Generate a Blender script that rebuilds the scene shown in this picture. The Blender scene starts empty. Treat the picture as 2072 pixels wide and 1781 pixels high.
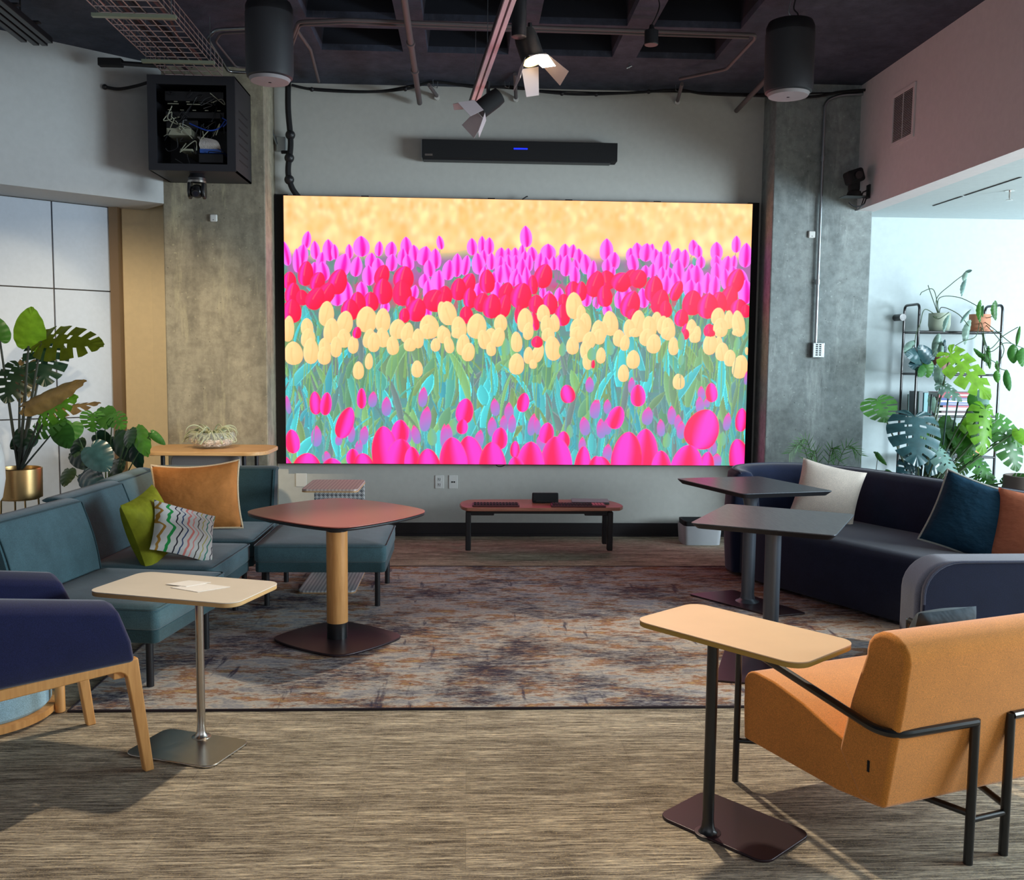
import bpy, bmesh, math, random
import numpy as np
from mathutils import Vector, Matrix
PI = math.pi
sc = bpy.context.scene
C = sc.collection

# ------------------------------------------------------------------ camera, world, light, exposure
yaw, pit, roll = math.radians(2.66), math.radians(-4.98), math.radians(0.6)
fw = Vector((math.sin(yaw)*math.cos(pit), math.cos(yaw)*math.cos(pit), math.sin(pit)))
r0 = fw.cross(Vector((0, 0, 1))).normalized(); u0 = r0.cross(fw)
r1 = r0*math.cos(roll)+u0*math.sin(roll); u1 = u0*math.cos(roll)-r0*math.sin(roll)
cd = bpy.data.cameras.new('camera'); cam = bpy.data.objects.new('camera', cd); C.objects.link(cam)
cd.sensor_fit = 'HORIZONTAL'; cd.sensor_width = 36; cd.lens = 1915/2072*36; cd.clip_start = 0.05
cam.matrix_world = Matrix(((r1.x, u1.x, -fw.x, 0), (r1.y, u1.y, -fw.y, 0), (r1.z, u1.z, -fw.z, 1.55), (0, 0, 0, 1)))
sc.camera = cam
sc.view_settings.view_transform = 'Standard'; sc.view_settings.look = 'None'
sc.view_settings.gamma = 1; sc.view_settings.use_curve_mapping = False; sc.view_settings.exposure = 0.62

w = bpy.data.worlds.new('room_world'); sc.world = w; w.use_nodes = True
w.node_tree.nodes['Background'].inputs[0].default_value = (0.86, 0.92, 1.0, 1)
w.node_tree.nodes['Background'].inputs[1].default_value = 0.27

def aim(o, target):
    d = Vector(target)-o.location
    o.rotation_euler = d.to_track_quat('-Z', 'Y').to_euler()
def area(name, loc, target, sx, sy, power, col, spread=180):
    l = bpy.data.lights.new(name, 'AREA'); l.shape = 'RECTANGLE'; l.size = sx; l.size_y = sy
    l.energy = power; l.color = col; l.spread = math.radians(spread)
    o = bpy.data.objects.new(name, l); C.objects.link(o); o.location = loc; aim(o, target); return o
def spot(name, loc, target, power, col, size, blend=0.3, rad=0.03):
    l = bpy.data.lights.new(name, 'SPOT'); l.energy = power; l.color = col
    l.spot_size = math.radians(size); l.spot_blend = blend; l.shadow_soft_size = rad
    o = bpy.data.objects.new(name, l); C.objects.link(o); o.location = loc; aim(o, target); return o
# daylight of the window wall on the right of the room
area('window_daylight_right', (7.4, 4.6, 1.7), (2.6, 7.0, 1.7), 4.2, 1.8, 185, (0.66, 0.87, 1.0))
area('window_daylight_right_near', (7.4, 2.4, 1.7), (0.4, 8.1, 2.6), 2.6, 1.7, 230, (0.80, 0.93, 1.0))
area('daylight_fill_behind', (1.6, -3.5, 2.2), (0, 4, 1.2), 6.0, 2.4, 22, (0.86, 0.93, 1.0))  # soft fill from the unseen open space behind the camera
# warm lamps of the room
spot('track_lamp_light', (0.40, 5.36, 3.22), (0.8, 2.9, 0), 400, (1.0, 0.86, 0.66), 92, 0.35, 0.05)
spot('left_accent_light', (-1.5, 4.6, 3.5), (-2.8, 7.6, .9), 240, (1.0, 0.80, 0.52), 52, 0.7, 0.08)
spot('rear_warm_lamp_light', (0.5, -0.6, 2.3), (-3.62, 7.40, 1.55), 560, (1.0, 0.82, 0.54), 12.5, 0.35, 0.03)

# ------------------------------------------------------------------ helpers
def tag(o, label=None, cat=None, group=None, kind=None):
    if label: o['label'] = label
    if cat: o['category'] = cat
    if group: o['group'] = group
    if kind: o['kind'] = kind
    return o
def thing(name, label, cat, loc=(0, 0, 0), rz=0, group=None):
    o = bpy.data.objects.new(name, None); C.objects.link(o); o.empty_display_size = 0.1
    o.location = loc; o.rotation_euler = (0, 0, rz)
    return tag(o, label, cat, group)
def copy_tree(o, parent=None):
    c = o.copy(); C.objects.link(c)
    if parent: c.parent = parent
    for ch in list(o.children): copy_tree(ch, c)
    return c

class MB:
    def __init__(s): s.v = []; s.f = []; s.m = None
    def add(s, vs, fs, M=None):
        n = len(s.v); M = M or s.m
        if M is not None: vs = [tuple(M @ Vector(p)) for p in vs]
        s.v += [tuple(p) for p in vs]; s.f += [tuple(i+n for i in f) for f in fs]; return s
    def box(s, a, b, M=None):
        (x0, y0, z0), (x1, y1, z1) = a, b
        vs = [(x0, y0, z0), (x1, y0, z0), (x1, y1, z0), (x0, y1, z0), (x0, y0, z1), (x1, y0, z1), (x1, y1, z1), (x0, y1, z1)]
        return s.add(vs, [(0, 3, 2, 1), (4, 5, 6, 7), (0, 1, 5, 4), (1, 2, 6, 5), (2, 3, 7, 6), (3, 0, 4, 7)], M)
    def cbox(s, c, d, M=None):
        return s.box((c[0]-d[0]/2, c[1]-d[1]/2, c[2]-d[2]/2), (c[0]+d[0]/2, c[1]+d[1]/2, c[2]+d[2]/2), M)
    def prism(s, poly, z0, z1, M=None):          # poly in xy, ccw
        n = len(poly)
        vs = [(p[0], p[1], z0) for p in poly]+[(p[0], p[1], z1) for p in poly]
        fs = [tuple(range(n))[::-1], tuple(range(n, 2*n))]+[(i, (i+1) % n, n+(i+1) % n, n+i) for i in range(n)]
        return s.add(vs, fs, M)
    def xprism(s, poly, x0, x1, M=None):         # poly in (y,z)
        n = len(poly)
        vs = [(x0, p[0], p[1]) for p in poly]+[(x1, p[0], p[1]) for p in poly]
        fs = [tuple(range(n))[::-1], tuple(range(n, 2*n))]+[(i, (i+1) % n, n+(i+1) % n, n+i) for i in range(n)]
        return s.add(vs, fs, M)
    def lathe(s, prof, n=32, M=None, cap=True):  # prof [(r,z)] bottom to top
        vs = []; fs = []
        for r, z in prof:
            for i in range(n):
                a = 2*PI*i/n; vs.append((r*math.cos(a), r*math.sin(a), z))
        for k in range(len(prof)-1):
            for i in range(n):
                j = (i+1) % n; fs.append((k*n+i, k*n+j, (k+1)*n+j, (k+1)*n+i))
        if cap: fs.append(tuple(range(n))[::-1]); fs.append(tuple((len(prof)-1)*n+i for i in range(n)))
        return s.add(vs, fs, M)
    def cyl(s, p, q, r, n=16, r2=None):
        p = Vector(p); q = Vector(q); d = q-p; L = d.length
        if L < 1e-6: return s
        M = Matrix.Translation(p) @ d.to_track_quat('Z', 'Y').to_matrix().to_4x4()
        if s.m is not None: M = s.m @ M
        return s.lathe([(r, 0), (r if r2 is None else r2, L)], n, M)
    def tube(s, pts, r, n=8, closed=False, radii=None):
        pts = [Vector(p) for p in pts]; N = len(pts); vs = []; fs = []
        prev = None
        for i, p in enumerate(pts):
            if closed: t = pts[(i+1) % N]-pts[i-1]
            else: t = (pts[min(i+1, N-1)]-pts[max(i-1, 0)])
            t.normalize()
            if prev is None:
                a = Vector((0, 0, 1)) if abs(t.z) < 0.9 else Vector((1, 0, 0))
                nrm = (a-t*a.dot(t)).normalized()
            else:
                nrm = (prev-t*prev.dot(t)).normalized()
            prev = nrm; b = t.cross(nrm); rr = radii[i] if radii else r
            for k in range(n):
                a = 2*PI*k/n; vs.append(tuple(p+nrm*(rr*math.cos(a))+b*(rr*math.sin(a))))
        for i in range(N if closed else N-1):
            j = (i+1) % N
            for k in range(n):
                l = (k+1) % n; fs.append((i*n+k, i*n+l, j*n+l, j*n+k))
        if not closed: fs.append(tuple(range(n))[::-1]); fs.append(tuple((N-1)*n+k for k in range(n)))
        return s.add(vs, fs)
    def grid(s, P, closed_u=False, M=None):      # P[i][j] points
        nu = len(P); nv = len(P[0]); vs = [p for row in P for p in row]; fs = []
        for i in range(nu if closed_u else nu-1):
            ii = (i+1) % nu
            for j in range(nv-1): fs.append((i*nv+j, ii*nv+j, ii*nv+j+1, i*nv+j+1))
        return s.add(vs, fs, M)
    def ball(s, c, r, n=16, sz=1.0):
        prof = [(max(1e-4, r*math.sin(PI*k/10)), -r*sz*math.cos(PI*k/10)) for k in range(11)]
        return s.lathe(prof, n, Matrix.Translation(Vector(c)) if s.m is None else s.m @ Matrix.Translation(Vector(c)))
    def build(s, name, mat, parent=None, smooth=False, bevel=0, seg=3, sub=0, world=False, angle=35, solid=0):
        vs = s.v
        if world and parent is not None:
            I = Matrix.Translation(parent.location) @ parent.rotation_euler.to_matrix().to_4x4(); I = I.inverted()
            vs = [tuple(I @ Vector(p)) for p in vs]
        me = bpy.data.meshes.new(name); me.from_pydata(vs, [], s.f); me.update()
        o = bpy.data.objects.new(name, me); C.objects.link(o)
        if parent is not None: o.parent = parent
        ms = mat if isinstance(mat, (list, tuple)) else [mat]
        for m in ms: me.materials.append(m)
        bm = bmesh.new(); bm.from_mesh(me); bmesh.ops.recalc_face_normals(bm, faces=bm.faces); bm.to_mesh(me); bm.free()
        if solid:
            md = o.modifiers.new('solidify', 'SOLIDIFY'); md.thickness = solid; md.offset = 0
        if bevel:
            md = o.modifiers.new('bevel', 'BEVEL'); md.width = bevel; md.segments = seg; md.limit_method = 'ANGLE'; md.angle_limit = math.radians(40)
        if sub:
            md = o.modifiers.new('sub', 'SUBSURF'); md.levels = sub; md.render_levels = sub
        if smooth or bevel or sub:
            me.shade_smooth()
            if not sub and not bevel:
                bm = bmesh.new(); bm.from_mesh(me)
                for e in bm.edges:
                    if len(e.link_faces) == 2 and e.calc_face_angle(0) > math.radians(angle): e.smooth = False
                bm.to_mesh(me); bm.free()
            if bevel:
                wn = o.modifiers.new('wn', 'WEIGHTED_NORMAL'); wn.keep_sharp = True
        return o
    def solo(s, name, mat, label, cat, group=None, kind=None, rz=0, **kw):   # a thing that is one mesh; origin at its base
        xs, ys, zs = zip(*s.v); c = Vector(((min(xs)+max(xs))/2, (min(ys)+max(ys))/2, min(zs)))
        s.v = [tuple(Vector(p)-c) for p in s.v]
        o = s.build(name, mat, None, **kw); o.location = c
        return tag(o, label, cat, group, kind)
def struct(name, mb, mat, **kw):
    p = kw.get('parent')
    o = mb.build(name, mat, **kw)
    if p is None: o['kind'] = 'structure'
    return o
def rrect(w, d, r, n=6, cx=0, cy=0):
    P = []
    for (sx, sy, a0) in ((1, 1, 0), (-1, 1, 90), (-1, -1, 180), (1, -1, 270)):
        for k in range(n+1):
            a = math.radians(a0+90*k/n)
            P.append((cx+sx*(w/2-r)+r*math.cos(a), cy+sy*(d/2-r)+r*math.sin(a)))
    return P
def spline(pts, n=8):
    pts = [Vector(p) for p in pts]; out = []
    for i in range(len(pts)-1):
        p0 = pts[max(i-1, 0)]; p1 = pts[i]; p2 = pts[i+1]; p3 = pts[min(i+2, len(pts)-1)]
        for k in range(n):
            t = k/n
            out.append(0.5*((2*p1)+(p2-p0)*t+(2*p0-5*p1+4*p2-p3)*t*t+(3*p1-p0-3*p2+p3)*t**3))
    out.append(pts[-1]); return out
def fillet(pts, r, n=5):      # polyline with rounded corners
    pts = [Vector(p) for p in pts]; out = [pts[0]]
    for i in range(1, len(pts)-1):
        a = (pts[i-1]-pts[i]); b = (pts[i+1]-pts[i]); rr = min(r, a.length*.45, b.length*.45)
        A = pts[i]+a.normalized()*rr; B = pts[i]+b.normalized()*rr
        for k in range(n+1):
            t = k/n; out.append(A*(1-t)**2+pts[i]*2*t*(1-t)+B*t*t)
    out.append(pts[-1]); return out

# ------------------------------------------------------------------ materials
def s2l(c):
    return tuple(((x/255)/12.92 if x/255 <= 0.04045 else ((x/255+0.055)/1.055)**2.4) for x in c)
def newmat(name):
    m = bpy.data.materials.new(name); m.use_nodes = True; nt = m.node_tree
    return m, nt, nt.nodes['Principled BSDF']
def N(nt, t, **kw):
    n = nt.nodes.new(t)
    for k, v in kw.items():
        if k in n.inputs: n.inputs[k].default_value = v
        else: setattr(n, k, v)
    return n
def coords(nt, scale=(1, 1, 1), kind='Object', rot=(0, 0, 0)):
    tc = N(nt, 'ShaderNodeTexCoord'); mp = N(nt, 'ShaderNodeMapping'); mp.inputs['Scale'].default_value = scale
    mp.inputs['Rotation'].default_value = rot
    nt.links.new(tc.outputs[kind], mp.inputs[0]); return mp.outputs[0]
def noise(nt, vec, scale, detail=3, rough=0.55):
    n = N(nt, 'ShaderNodeTexNoise'); n.inputs['Scale'].default_value = scale; n.inputs['Detail'].default_value = detail
    n.inputs['Roughness'].default_value = rough
    if vec is not None: nt.links.new(vec, n.inputs['Vector'])
    return n.outputs['Fac']
def ramp(nt, fac, stops, interp='LINEAR'):
    r = N(nt, 'ShaderNodeValToRGB'); cr = r.color_ramp; cr.interpolation = interp
    while len(cr.elements) < len(stops): cr.elements.new(0.5)
    for e, (p, c) in zip(cr.elements, stops): e.position = p; e.color = (*c, 1) if len(c) == 3 else c
    nt.links.new(fac, r.inputs[0]); return r.outputs[0]
def mix(nt, a, b, fac, mode='MIX'):
    m = N(nt, 'ShaderNodeMix', data_type='RGBA', blend_type=mode)
    for s_, v in ((6, a), (7, b)):
        if isinstance(v, tuple): m.inputs[s_].default_value = (*v, 1)
        else: nt.links.new(v, m.inputs[s_])
    if isinstance(fac, float): m.inputs[0].default_value = fac
    else: nt.links.new(fac, m.inputs[0])
    return m.outputs[2]
def bump(nt, p, h, strength=0.3, dist=0.002):
    b = N(nt, 'ShaderNodeBump'); b.inputs['Strength'].default_value = strength; b.inputs['Distance'].default_value = dist
    nt.links.new(h, b.inputs['Height']); nt.links.new(b.outputs[0], p.inputs['Normal'])
def plain(name, rgb, rough=0.5, metal=0.0, var=0.0, bscale=0, bstr=0.2, spec=None, coat=0):
    m, nt, p = newmat(name); c = s2l(rgb)
    p.inputs['Roughness'].default_value = rough; p.inputs['Metallic'].default_value = metal
    if spec is not None: p.inputs['Specular IOR Level'].default_value = spec
    if coat: p.inputs['Coat Weight'].default_value = coat; p.inputs['Coat Roughness'].default_value = 0.1
    v = coords(nt)
    f = noise(nt, v, 6 if not bscale else bscale*0.1, 3)
    d = max(var, 0.03)
    col = ramp(nt, f, [(0.3, tuple(x*(1-d) for x in c)), (0.7, tuple(min(1, x*(1+d)) for x in c))])
    nt.links.new(col, p.inputs['Base Color'])
    if bscale: bump(nt, p, noise(nt, v, bscale, 4), bstr)
    return m
def fabric(name, rgb, scale=350, var=0.12, sheen=0.25, bstr=0.35, rough=0.92, mott=9):
    m, nt, p = newmat(name); c = s2l(rgb); v = coords(nt)
    big = noise(nt, v, mott, 4, 0.6); fine = noise(nt, v, scale, 2, 0.7)
    col = ramp(nt, big, [(0.3, tuple(x*(1-var) for x in c)), (0.72, tuple(min(1, x*(1+var)) for x in c))])
    col2 = ramp(nt, fine, [(0.35, (0.72, 0.72, 0.72)), (0.65, (1.22, 1.22, 1.22))])
    nt.links.new(mix(nt, col, col2, 1.0, 'MULTIPLY'), p.inputs['Base Color'])
    p.inputs['Roughness'].default_value = rough; p.inputs['Sheen Weight'].default_value = sheen
    p.inputs['Sheen Roughness'].default_value = 0.5; p.inputs['Specular IOR Level'].default_value = 0.2
    bump(nt, p, fine, bstr, 0.001); return m
def velvet(name, rgb, var=0.2, sheen=0.8, dark=None):
    m, nt, p = newmat(name); c = s2l(rgb); v = coords(nt, (1, 1, 0.6))
    f = noise(nt, v, 7, 5, 0.65)
    col = ramp(nt, f, [(0.28, tuple(x*(1-2*var) for x in c)), (0.7, tuple(min(1, x*(1+var)) for x in c))])
    nt.links.new(col, p.inputs['Base Color']); p.inputs['Roughness'].default_value = 0.75
    p.inputs['Sheen Weight'].default_value = sheen; p.inputs['Sheen Tint'].default_value = (*c, 1)
    p.inputs['Specular IOR Level'].default_value = 0.2
    g = noise(nt, coords(nt, (1, 0.5, 1.6), rot=(0.3, 0.2, 0.5)), 9, 3, 0.5)
    bump(nt, p, g, 0.5, 0.03); return m
def wood(name, a, b, scale=(3, 30, 30), rough=0.45, kind='Object'):
    m, nt, p = newmat(name); v = coords(nt, scale, kind)
    f = noise(nt, v, 1.6, 5, 0.6)
    nt.links.new(ramp(nt, f, [(0.3, s2l(a)), (0.7, s2l(b))]), p.inputs['Base Color'])
    p.inputs['Roughness'].default_value = rough; bump(nt, p, f, 0.08); return m
def metal(name, rgb, rough=0.35):
    m, nt, p = newmat(name); p.inputs['Metallic'].default_value = 1.0
    f = noise(nt, coords(nt, (4, 4, 40)), 12, 3)
    c = s2l(rgb); nt.links.new(ramp(nt, f, [(0.2, tuple(x*.88 for x in c)), (0.8, c)]), p.inputs['Base Color'])
    p.inputs['Roughness'].default_value = rough; return m
def emis(name, rgb, st):
    m, nt, p = newmat(name); p.inputs['Base Color'].default_value = (*s2l(rgb), 1)
    p.inputs['Emission Color'].default_value = (*s2l(rgb), 1); p.inputs['Emission Strength'].default_value = st; return m

def concrete(name, a, b, warm=None, vert=0.35):
    m, nt, p = newmat(name); v = coords(nt)
    big = noise(nt, coords(nt, (1.6, 1.6, vert)), 2.2, 6, 0.62)
    med = noise(nt, v, 14, 6, 0.7); fine = noise(nt, v, 90, 3, 0.7)
    col = ramp(nt, big, [(0.30, s2l(a)), (0.52, tuple((x+y)/2 for x, y in zip(s2l(a), s2l(b)))), (0.72, s2l(b))])
    col = mix(nt, col, ramp(nt, med, [(0.36, (0.78, 0.78, 0.78)), (0.6, (1.12, 1.12, 1.12))]), 1.0, 'MULTIPLY')
    spots = noise(nt, v, 38, 2, 0.4)
    col = mix(nt, col, s2l(warm or (205, 200, 190)), ramp(nt, spots, [(0.70, (0, 0, 0)), (0.76, (0.35, 0.35, 0.35))]))
    st = noise(nt, coords(nt, (3.5, 3.5, .55)), 2.4, 6, 0.72)
    col = mix(nt, col, s2l(warm or (205, 200, 190)), ramp(nt, st, [(0.56, (0, 0, 0)), (0.72, (0.5, 0.5, 0.5))]))
    pit_ = N(nt, 'ShaderNodeTexVoronoi'); pit_.inputs['Scale'].default_value = 13; nt.links.new(v, pit_.inputs['Vector'])
    pm = ramp(nt, pit_.outputs['Distance'], [(0.035, (0.25, 0.25, 0.25)), (0.07, (1, 1, 1))])
    col = mix(nt, col, pm, 0.8, 'MULTIPLY')
    nt.links.new(col, p.inputs['Base Color']); p.inputs['Roughness'].default_value = 0.8
    bump(nt, p, fine, 0.35, 0.004); return m

def carpet(name):
    m, nt, p = newmat(name)
    v = coords(nt, (1, 1, 1), 'Object')
    s1 = noise(nt, coords(nt, (1.3, 30, 1)), 4.0, 4, 0.62)
    s2 = noise(nt, coords(nt, (9, 110, 1)), 2.6, 3, 0.7)
    patch = noise(nt, coords(nt, (0.9, 7.5, 1)), 1.5, 5, 0.66)
    fl = noise(nt, coords(nt, (60, 190, 1)), 2.0, 2, 0.8)
    base = ramp(nt, s1, [(0.30, s2l((88, 82, 76))), (0.43, s2l((134, 125, 114))), (0.54, s2l((184, 174, 158))), (0.68, s2l((220, 210, 192)))])
    base = mix(nt, base, ramp(nt, s2, [(0.38, (0.45, 0.43, 0.42)), (0.50, (1, 1, 1)), (0.64, (1.5, 1.42, 1.25))]), 0.9, 'MULTIPLY')
    base = mix(nt, base, ramp(nt, patch, [(0.36, (0.60, 0.58, 0.58)), (0.50, (1.0, .98, .96)), (0.62, (1.22, 1.2, 1.16))]), 0.9, 'MULTIPLY')
    base = mix(nt, base, s2l((244, 216, 158)), ramp(nt, fl, [(0.58, (0, 0, 0)), (0.68, (0.8, 0.8, 0.8))]))
    base = mix(nt, base, (0.1, 0.08, 0.07), ramp(nt, fl, [(0.30, (0.6, 0.6, 0.6)), (0.38, (0, 0, 0))]))
    br = N(nt, 'ShaderNodeTexBrick'); br.inputs['Scale'].default_value = 1.0; br.inputs['Brick Width'].default_value = 1.0
    br.inputs['Row Height'].default_value = 0.25; br.inputs['Mortar Size'].default_value = 0.0008; br.offset = 0.37
    br.inputs['Color1'].default_value = (1.10, 1.10, 1.10, 1); br.inputs['Color2'].default_value = (0.84, 0.84, 0.84, 1)
    br.inputs['Mortar'].default_value = (0.6, 0.6, 0.6, 1); nt.links.new(v, br.inputs['Vector'])
    base = mix(nt, base, br.outputs['Color'], 0.8, 'MULTIPLY')
    nt.links.new(base, p.inputs['Base Color']); p.inputs['Roughness'].default_value = 0.95; p.inputs['Specular IOR Level'].default_value = 0.1
    bump(nt, p, s2, 0.6, 0.004); return m

def rugmat(name):
    m, nt, p = newmat(name)
    big = noise(nt, coords(nt, (0.9, 1.3, 1)), 1.8, 3, 0.6)
    s1 = noise(nt, coords(nt, (4.5, 17, 1)), 2.0, 6, 0.72)
    s2 = noise(nt, coords(nt, (11, 48, 1)), 2.4, 6, 0.8)
    vs = noise(nt, coords(nt, (9, 1.3, 1)), 1.5, 5, 0.6)
    cm = noise(nt, coords(nt, (2.2, 5.6, 1)), 1.7, 7, 0.78)
    navy, grey, beige, rust, ochre = s2l((66, 61, 76)), s2l((154, 154, 162)), s2l((208, 200, 188)), s2l((158, 112, 88)), s2l((206, 174, 124))
    light = ramp(nt, cm, [(0.30, beige), (0.42, grey), (0.49, beige), (0.57, rust), (0.64, ochre), (0.74, beige)])
    comb = N(nt, 'ShaderNodeMath', operation='MULTIPLY_ADD'); nt.links.new(s1, comb.inputs[0]); comb.inputs[1].default_value = 0.75; nt.links.new(big, comb.inputs[2])
    comb2 = N(nt, 'ShaderNodeMath', operation='MULTIPLY_ADD'); nt.links.new(s2, comb2.inputs[0]); comb2.inputs[1].default_value = 0.95; nt.links.new(comb.outputs[0], comb2.inputs[2])
    mask = ramp(nt, comb2.outputs[0], [(0.0, (0, 0, 0)), (1.0, (1, 1, 1))])
    mr = N(nt, 'ShaderNodeMapRange'); mr.inputs['From Min'].default_value = 1.17; mr.inputs['From Max'].default_value = 1.40
    nt.links.new(comb2.outputs[0], mr.inputs[0])
    col = mix(nt, navy, light, mr.outputs[0])
    vm = ramp(nt, vs, [(0.62, (0, 0, 0)), (0.69, (0.8, 0.8, 0.8))])
    col = mix(nt, col, s2l((58, 56, 80)), vm)
    # weave rust, with pink light painted in, grows towards the far right corner of the rug
    tc = N(nt, 'ShaderNodeTexCoord'); sx = N(nt, 'ShaderNodeSeparateXYZ'); nt.links.new(tc.outputs['Object'], sx.inputs[0])
    a = N(nt, 'ShaderNodeMath', operation='MULTIPLY_ADD'); nt.links.new(sx.outputs[0], a.inputs[0]); a.inputs[1].default_value = 0.16
    b = N(nt, 'ShaderNodeMath', operation='MULTIPLY'); nt.links.new(sx.outputs[1], b.inputs[0]); b.inputs[1].default_value = 0.12
    nt.links.new(b.outputs[0], a.inputs[2])
    a2 = N(nt, 'ShaderNodeMath', operation='ADD'); nt.links.new(a.outputs[0], a2.inputs[0]); nt.links.new(cm, a2.inputs[1])
    fm = ramp(nt, a2.outputs[0], [(0.60, (0, 0, 0)), (0.95, (0.7, 0.7, 0.7))])
    col = mix(nt, col, ramp(nt, s1, [(0.36, s2l((62, 44, 46))), (0.5, s2l((118, 76, 62))), (0.66, s2l((164, 118, 92)))]), fm)
    nt.links.new(col, p.inputs['Base Color']); p.inputs['Roughness'].default_value = 0.95; p.inputs['Specular IOR Level'].default_value = 0.1
    bump(nt, p, s2, 0.7, 0.006); return m

M = {}
M['wall'] = plain('wall_paint', (196, 196, 190), 0.9, bscale=220, bstr=0.05)
M['wall_r'] = plain('wall_paint_daylit', (198, 208, 210), 0.9, bscale=220, bstr=0.05)  # same wall, cyan of the window daylight put into the colour
M['bulk'] = plain('bulkhead_paint', (222, 214, 214), 0.9, bscale=220, bstr=0.05)
M['bulk_l'] = plain('bulkhead_left_paint', (192, 194, 194), 0.9, bscale=220, bstr=0.05)
M['beige'] = plain('warm_lit_wall_paint', (232, 214, 178), 0.9, bscale=220, bstr=0.05)  # grey-white wall with the warm lamp's tone put into its colour
M['panel'] = plain('wall_panel', (178, 186, 198), 0.45, bscale=300, bstr=0.03)
M['seam'] = plain('dark_seam', (70, 60, 52), 0.8)
M['ceil'] = concrete('ceiling_concrete', (46, 52, 68), (70, 76, 94), warm=(84, 84, 96), vert=1.6)
M['coffer'] = plain('coffer_dark', (24, 28, 40), 0.9, bscale=60)  # coffer insides, darker than the slab
M['conc_l'] = concrete('concrete_left', (120, 114, 100), (184, 174, 150), warm=(214, 204, 166))
M['conc_r'] = concrete('concrete_right', (124, 132, 132), (158, 164, 162), warm=(196, 202, 200))
M['base'] = plain('baseboard_black', (36, 32, 36), 0.6)
M['carpet'] = carpet('carpet_tiles'); M['rug'] = rugmat('rug_weave'); M['rugedge'] = plain('rug_binding', (42, 30, 36), 0.9)
M['black'] = plain('black_metal', (26, 26, 30), 0.45)
M['blackm'] = plain('black_matte', (22, 22, 25), 0.85)
M['tube'] = plain('black_tube', (24, 25, 28), 0.3, coat=0.3)
M['pipe'] = plain('painted_conduit', (96, 88, 90), 0.55)
M['galv'] = metal('galvanised', (176, 184, 188), 0.32)
M['wire'] = metal('zinc_wire', (190, 172, 172), 0.35)
M['chrome'] = metal('brushed_steel', (200, 194, 186), 0.25)
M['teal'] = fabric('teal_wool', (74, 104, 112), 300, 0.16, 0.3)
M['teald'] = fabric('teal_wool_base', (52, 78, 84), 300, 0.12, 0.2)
M['navy'] = fabric('navy_wool', (28, 36, 62), 300, 0.12, 0.25)
M['navyt'] = fabric('navy_trim_lit_side', (60, 68, 92), 300, 0.1, 0.3)  # piping colour; also paints the light on the low chair's side
M['blue'] = fabric('blue_felt', (25, 29, 66), 300, 0.12, 0.25)
M['orange'] = fabric('orange_wool', (222, 142, 60), 380, 0.06, 0.3, 0.3)
M['wood'] = wood('oak', (200, 138, 76), (226, 166, 100), (30, 30, 3))
M['woodx'] = wood('oak_flat', (206, 158, 104), (230, 186, 132), (3, 40, 40))
M['bench'] = wood('walnut_red', (150, 92, 74), (182, 116, 92), (3, 40, 40), 0.35)
M['redtop'] = plain('oxide_top', (166, 92, 82), 0.32)
M['creamtop'] = plain('cream_laminate', (230, 219, 203), 0.42)
M['peachtop'] = plain('maple_laminate', (240, 200, 158), 0.4)
M['yedge'] = plain('ply_edge_olive', (186, 146, 66), 0.5)
M['pedge'] = plain('ply_edge', (214, 172, 116), 0.5)
M['blacktop'] = wood('black_ash', (62, 68, 78), (84, 90, 98), (60, 8, 8), 0.33)
M['greypole'] = plain('grey_pole', (92, 98, 108), 0.3, 0.5)
M['plum'] = plain('plum_black_plate', (52, 36, 42), 0.35, 0.2)
M['white'] = plain('white_plastic', (222, 222, 218), 0.5)
M['offw'] = plain('off_white_paper', (250, 246, 240), 0.8)
M['glass'] = None
# ------------------------------------------------------------------ the room
b = MB().box((-7, -4, -0.12), (8, 8.3, 0)); struct('floor', b, M['carpet'])
# ceiling: slab with four columns and three rows of coffers
CX = [-1.10+0.78*k for k in range(4)]; CY = [(6.78, 7.27), (6.02, 6.60), (5.24, 5.84)]; ZC = 3.80
xs = sorted({-7.0, 8.0, *[x for c in CX for x in (c, c+0.60)]}); ys = sorted({-4.0, 8.3, *[y for c in CY for y in c]})
b = MB(); cf = MB()
for i in range(len(xs)-1):
    for j in range(len(ys)-1):
        x0, x1, y0, y1 = xs[i], xs[i+1], ys[j], ys[j+1]
        if any(abs(x0-c) < 1e-6 for c in CX) and any(abs(y0-c[0]) < 1e-6 for c in CY):
            t = 0.05; q = [(x0, y0, ZC), (x1, y0, ZC), (x1, y1, ZC), (x0, y1, ZC)]
            u = [(x0+t, y0+t, ZC+.36), (x1-t, y0+t, ZC+.36), (x1-t, y1-t, ZC+.36), (x0+t, y1-t, ZC+.36)]
            m = [tuple(a_*(1-.12)+b_*.12 for a_, b_ in zip(p, k)) for p, k in zip(q, u)]
            b.add(q+m, [(0, 1, 5, 4), (1, 2, 6, 5), (2, 3, 7, 6), (3, 0, 4, 7)])
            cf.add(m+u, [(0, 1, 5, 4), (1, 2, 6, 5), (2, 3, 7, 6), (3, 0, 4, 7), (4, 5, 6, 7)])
        else: b.add([(x0, y0, ZC), (x1, y0, ZC), (x1, y1, ZC), (x0, y1, ZC)], [(0, 3, 2, 1)])
b.box((-7, -4, ZC+.38), (8, 8.3, ZC+.45))
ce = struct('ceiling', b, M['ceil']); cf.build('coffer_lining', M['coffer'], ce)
struct('wall_back', MB().box((-1.70, 8.15, 0), (3.2, 8.3, 3.84)), M['wall'])
struct('wall_back_right', MB().box((3.2, 8.15, 0), (8, 8.3, 2.95)), M['wall_r'])
b = MB().box((-3.0, 8.15, 0), (-1.70, 8.3, 3.8))
b.prism([(-3.05, 8.20), (-2.86, 8.06), (-2.66, 8.15), (-2.66, 8.25)], 0, 2.80)
struct('wall_back_left', b, M['beige'])
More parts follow.
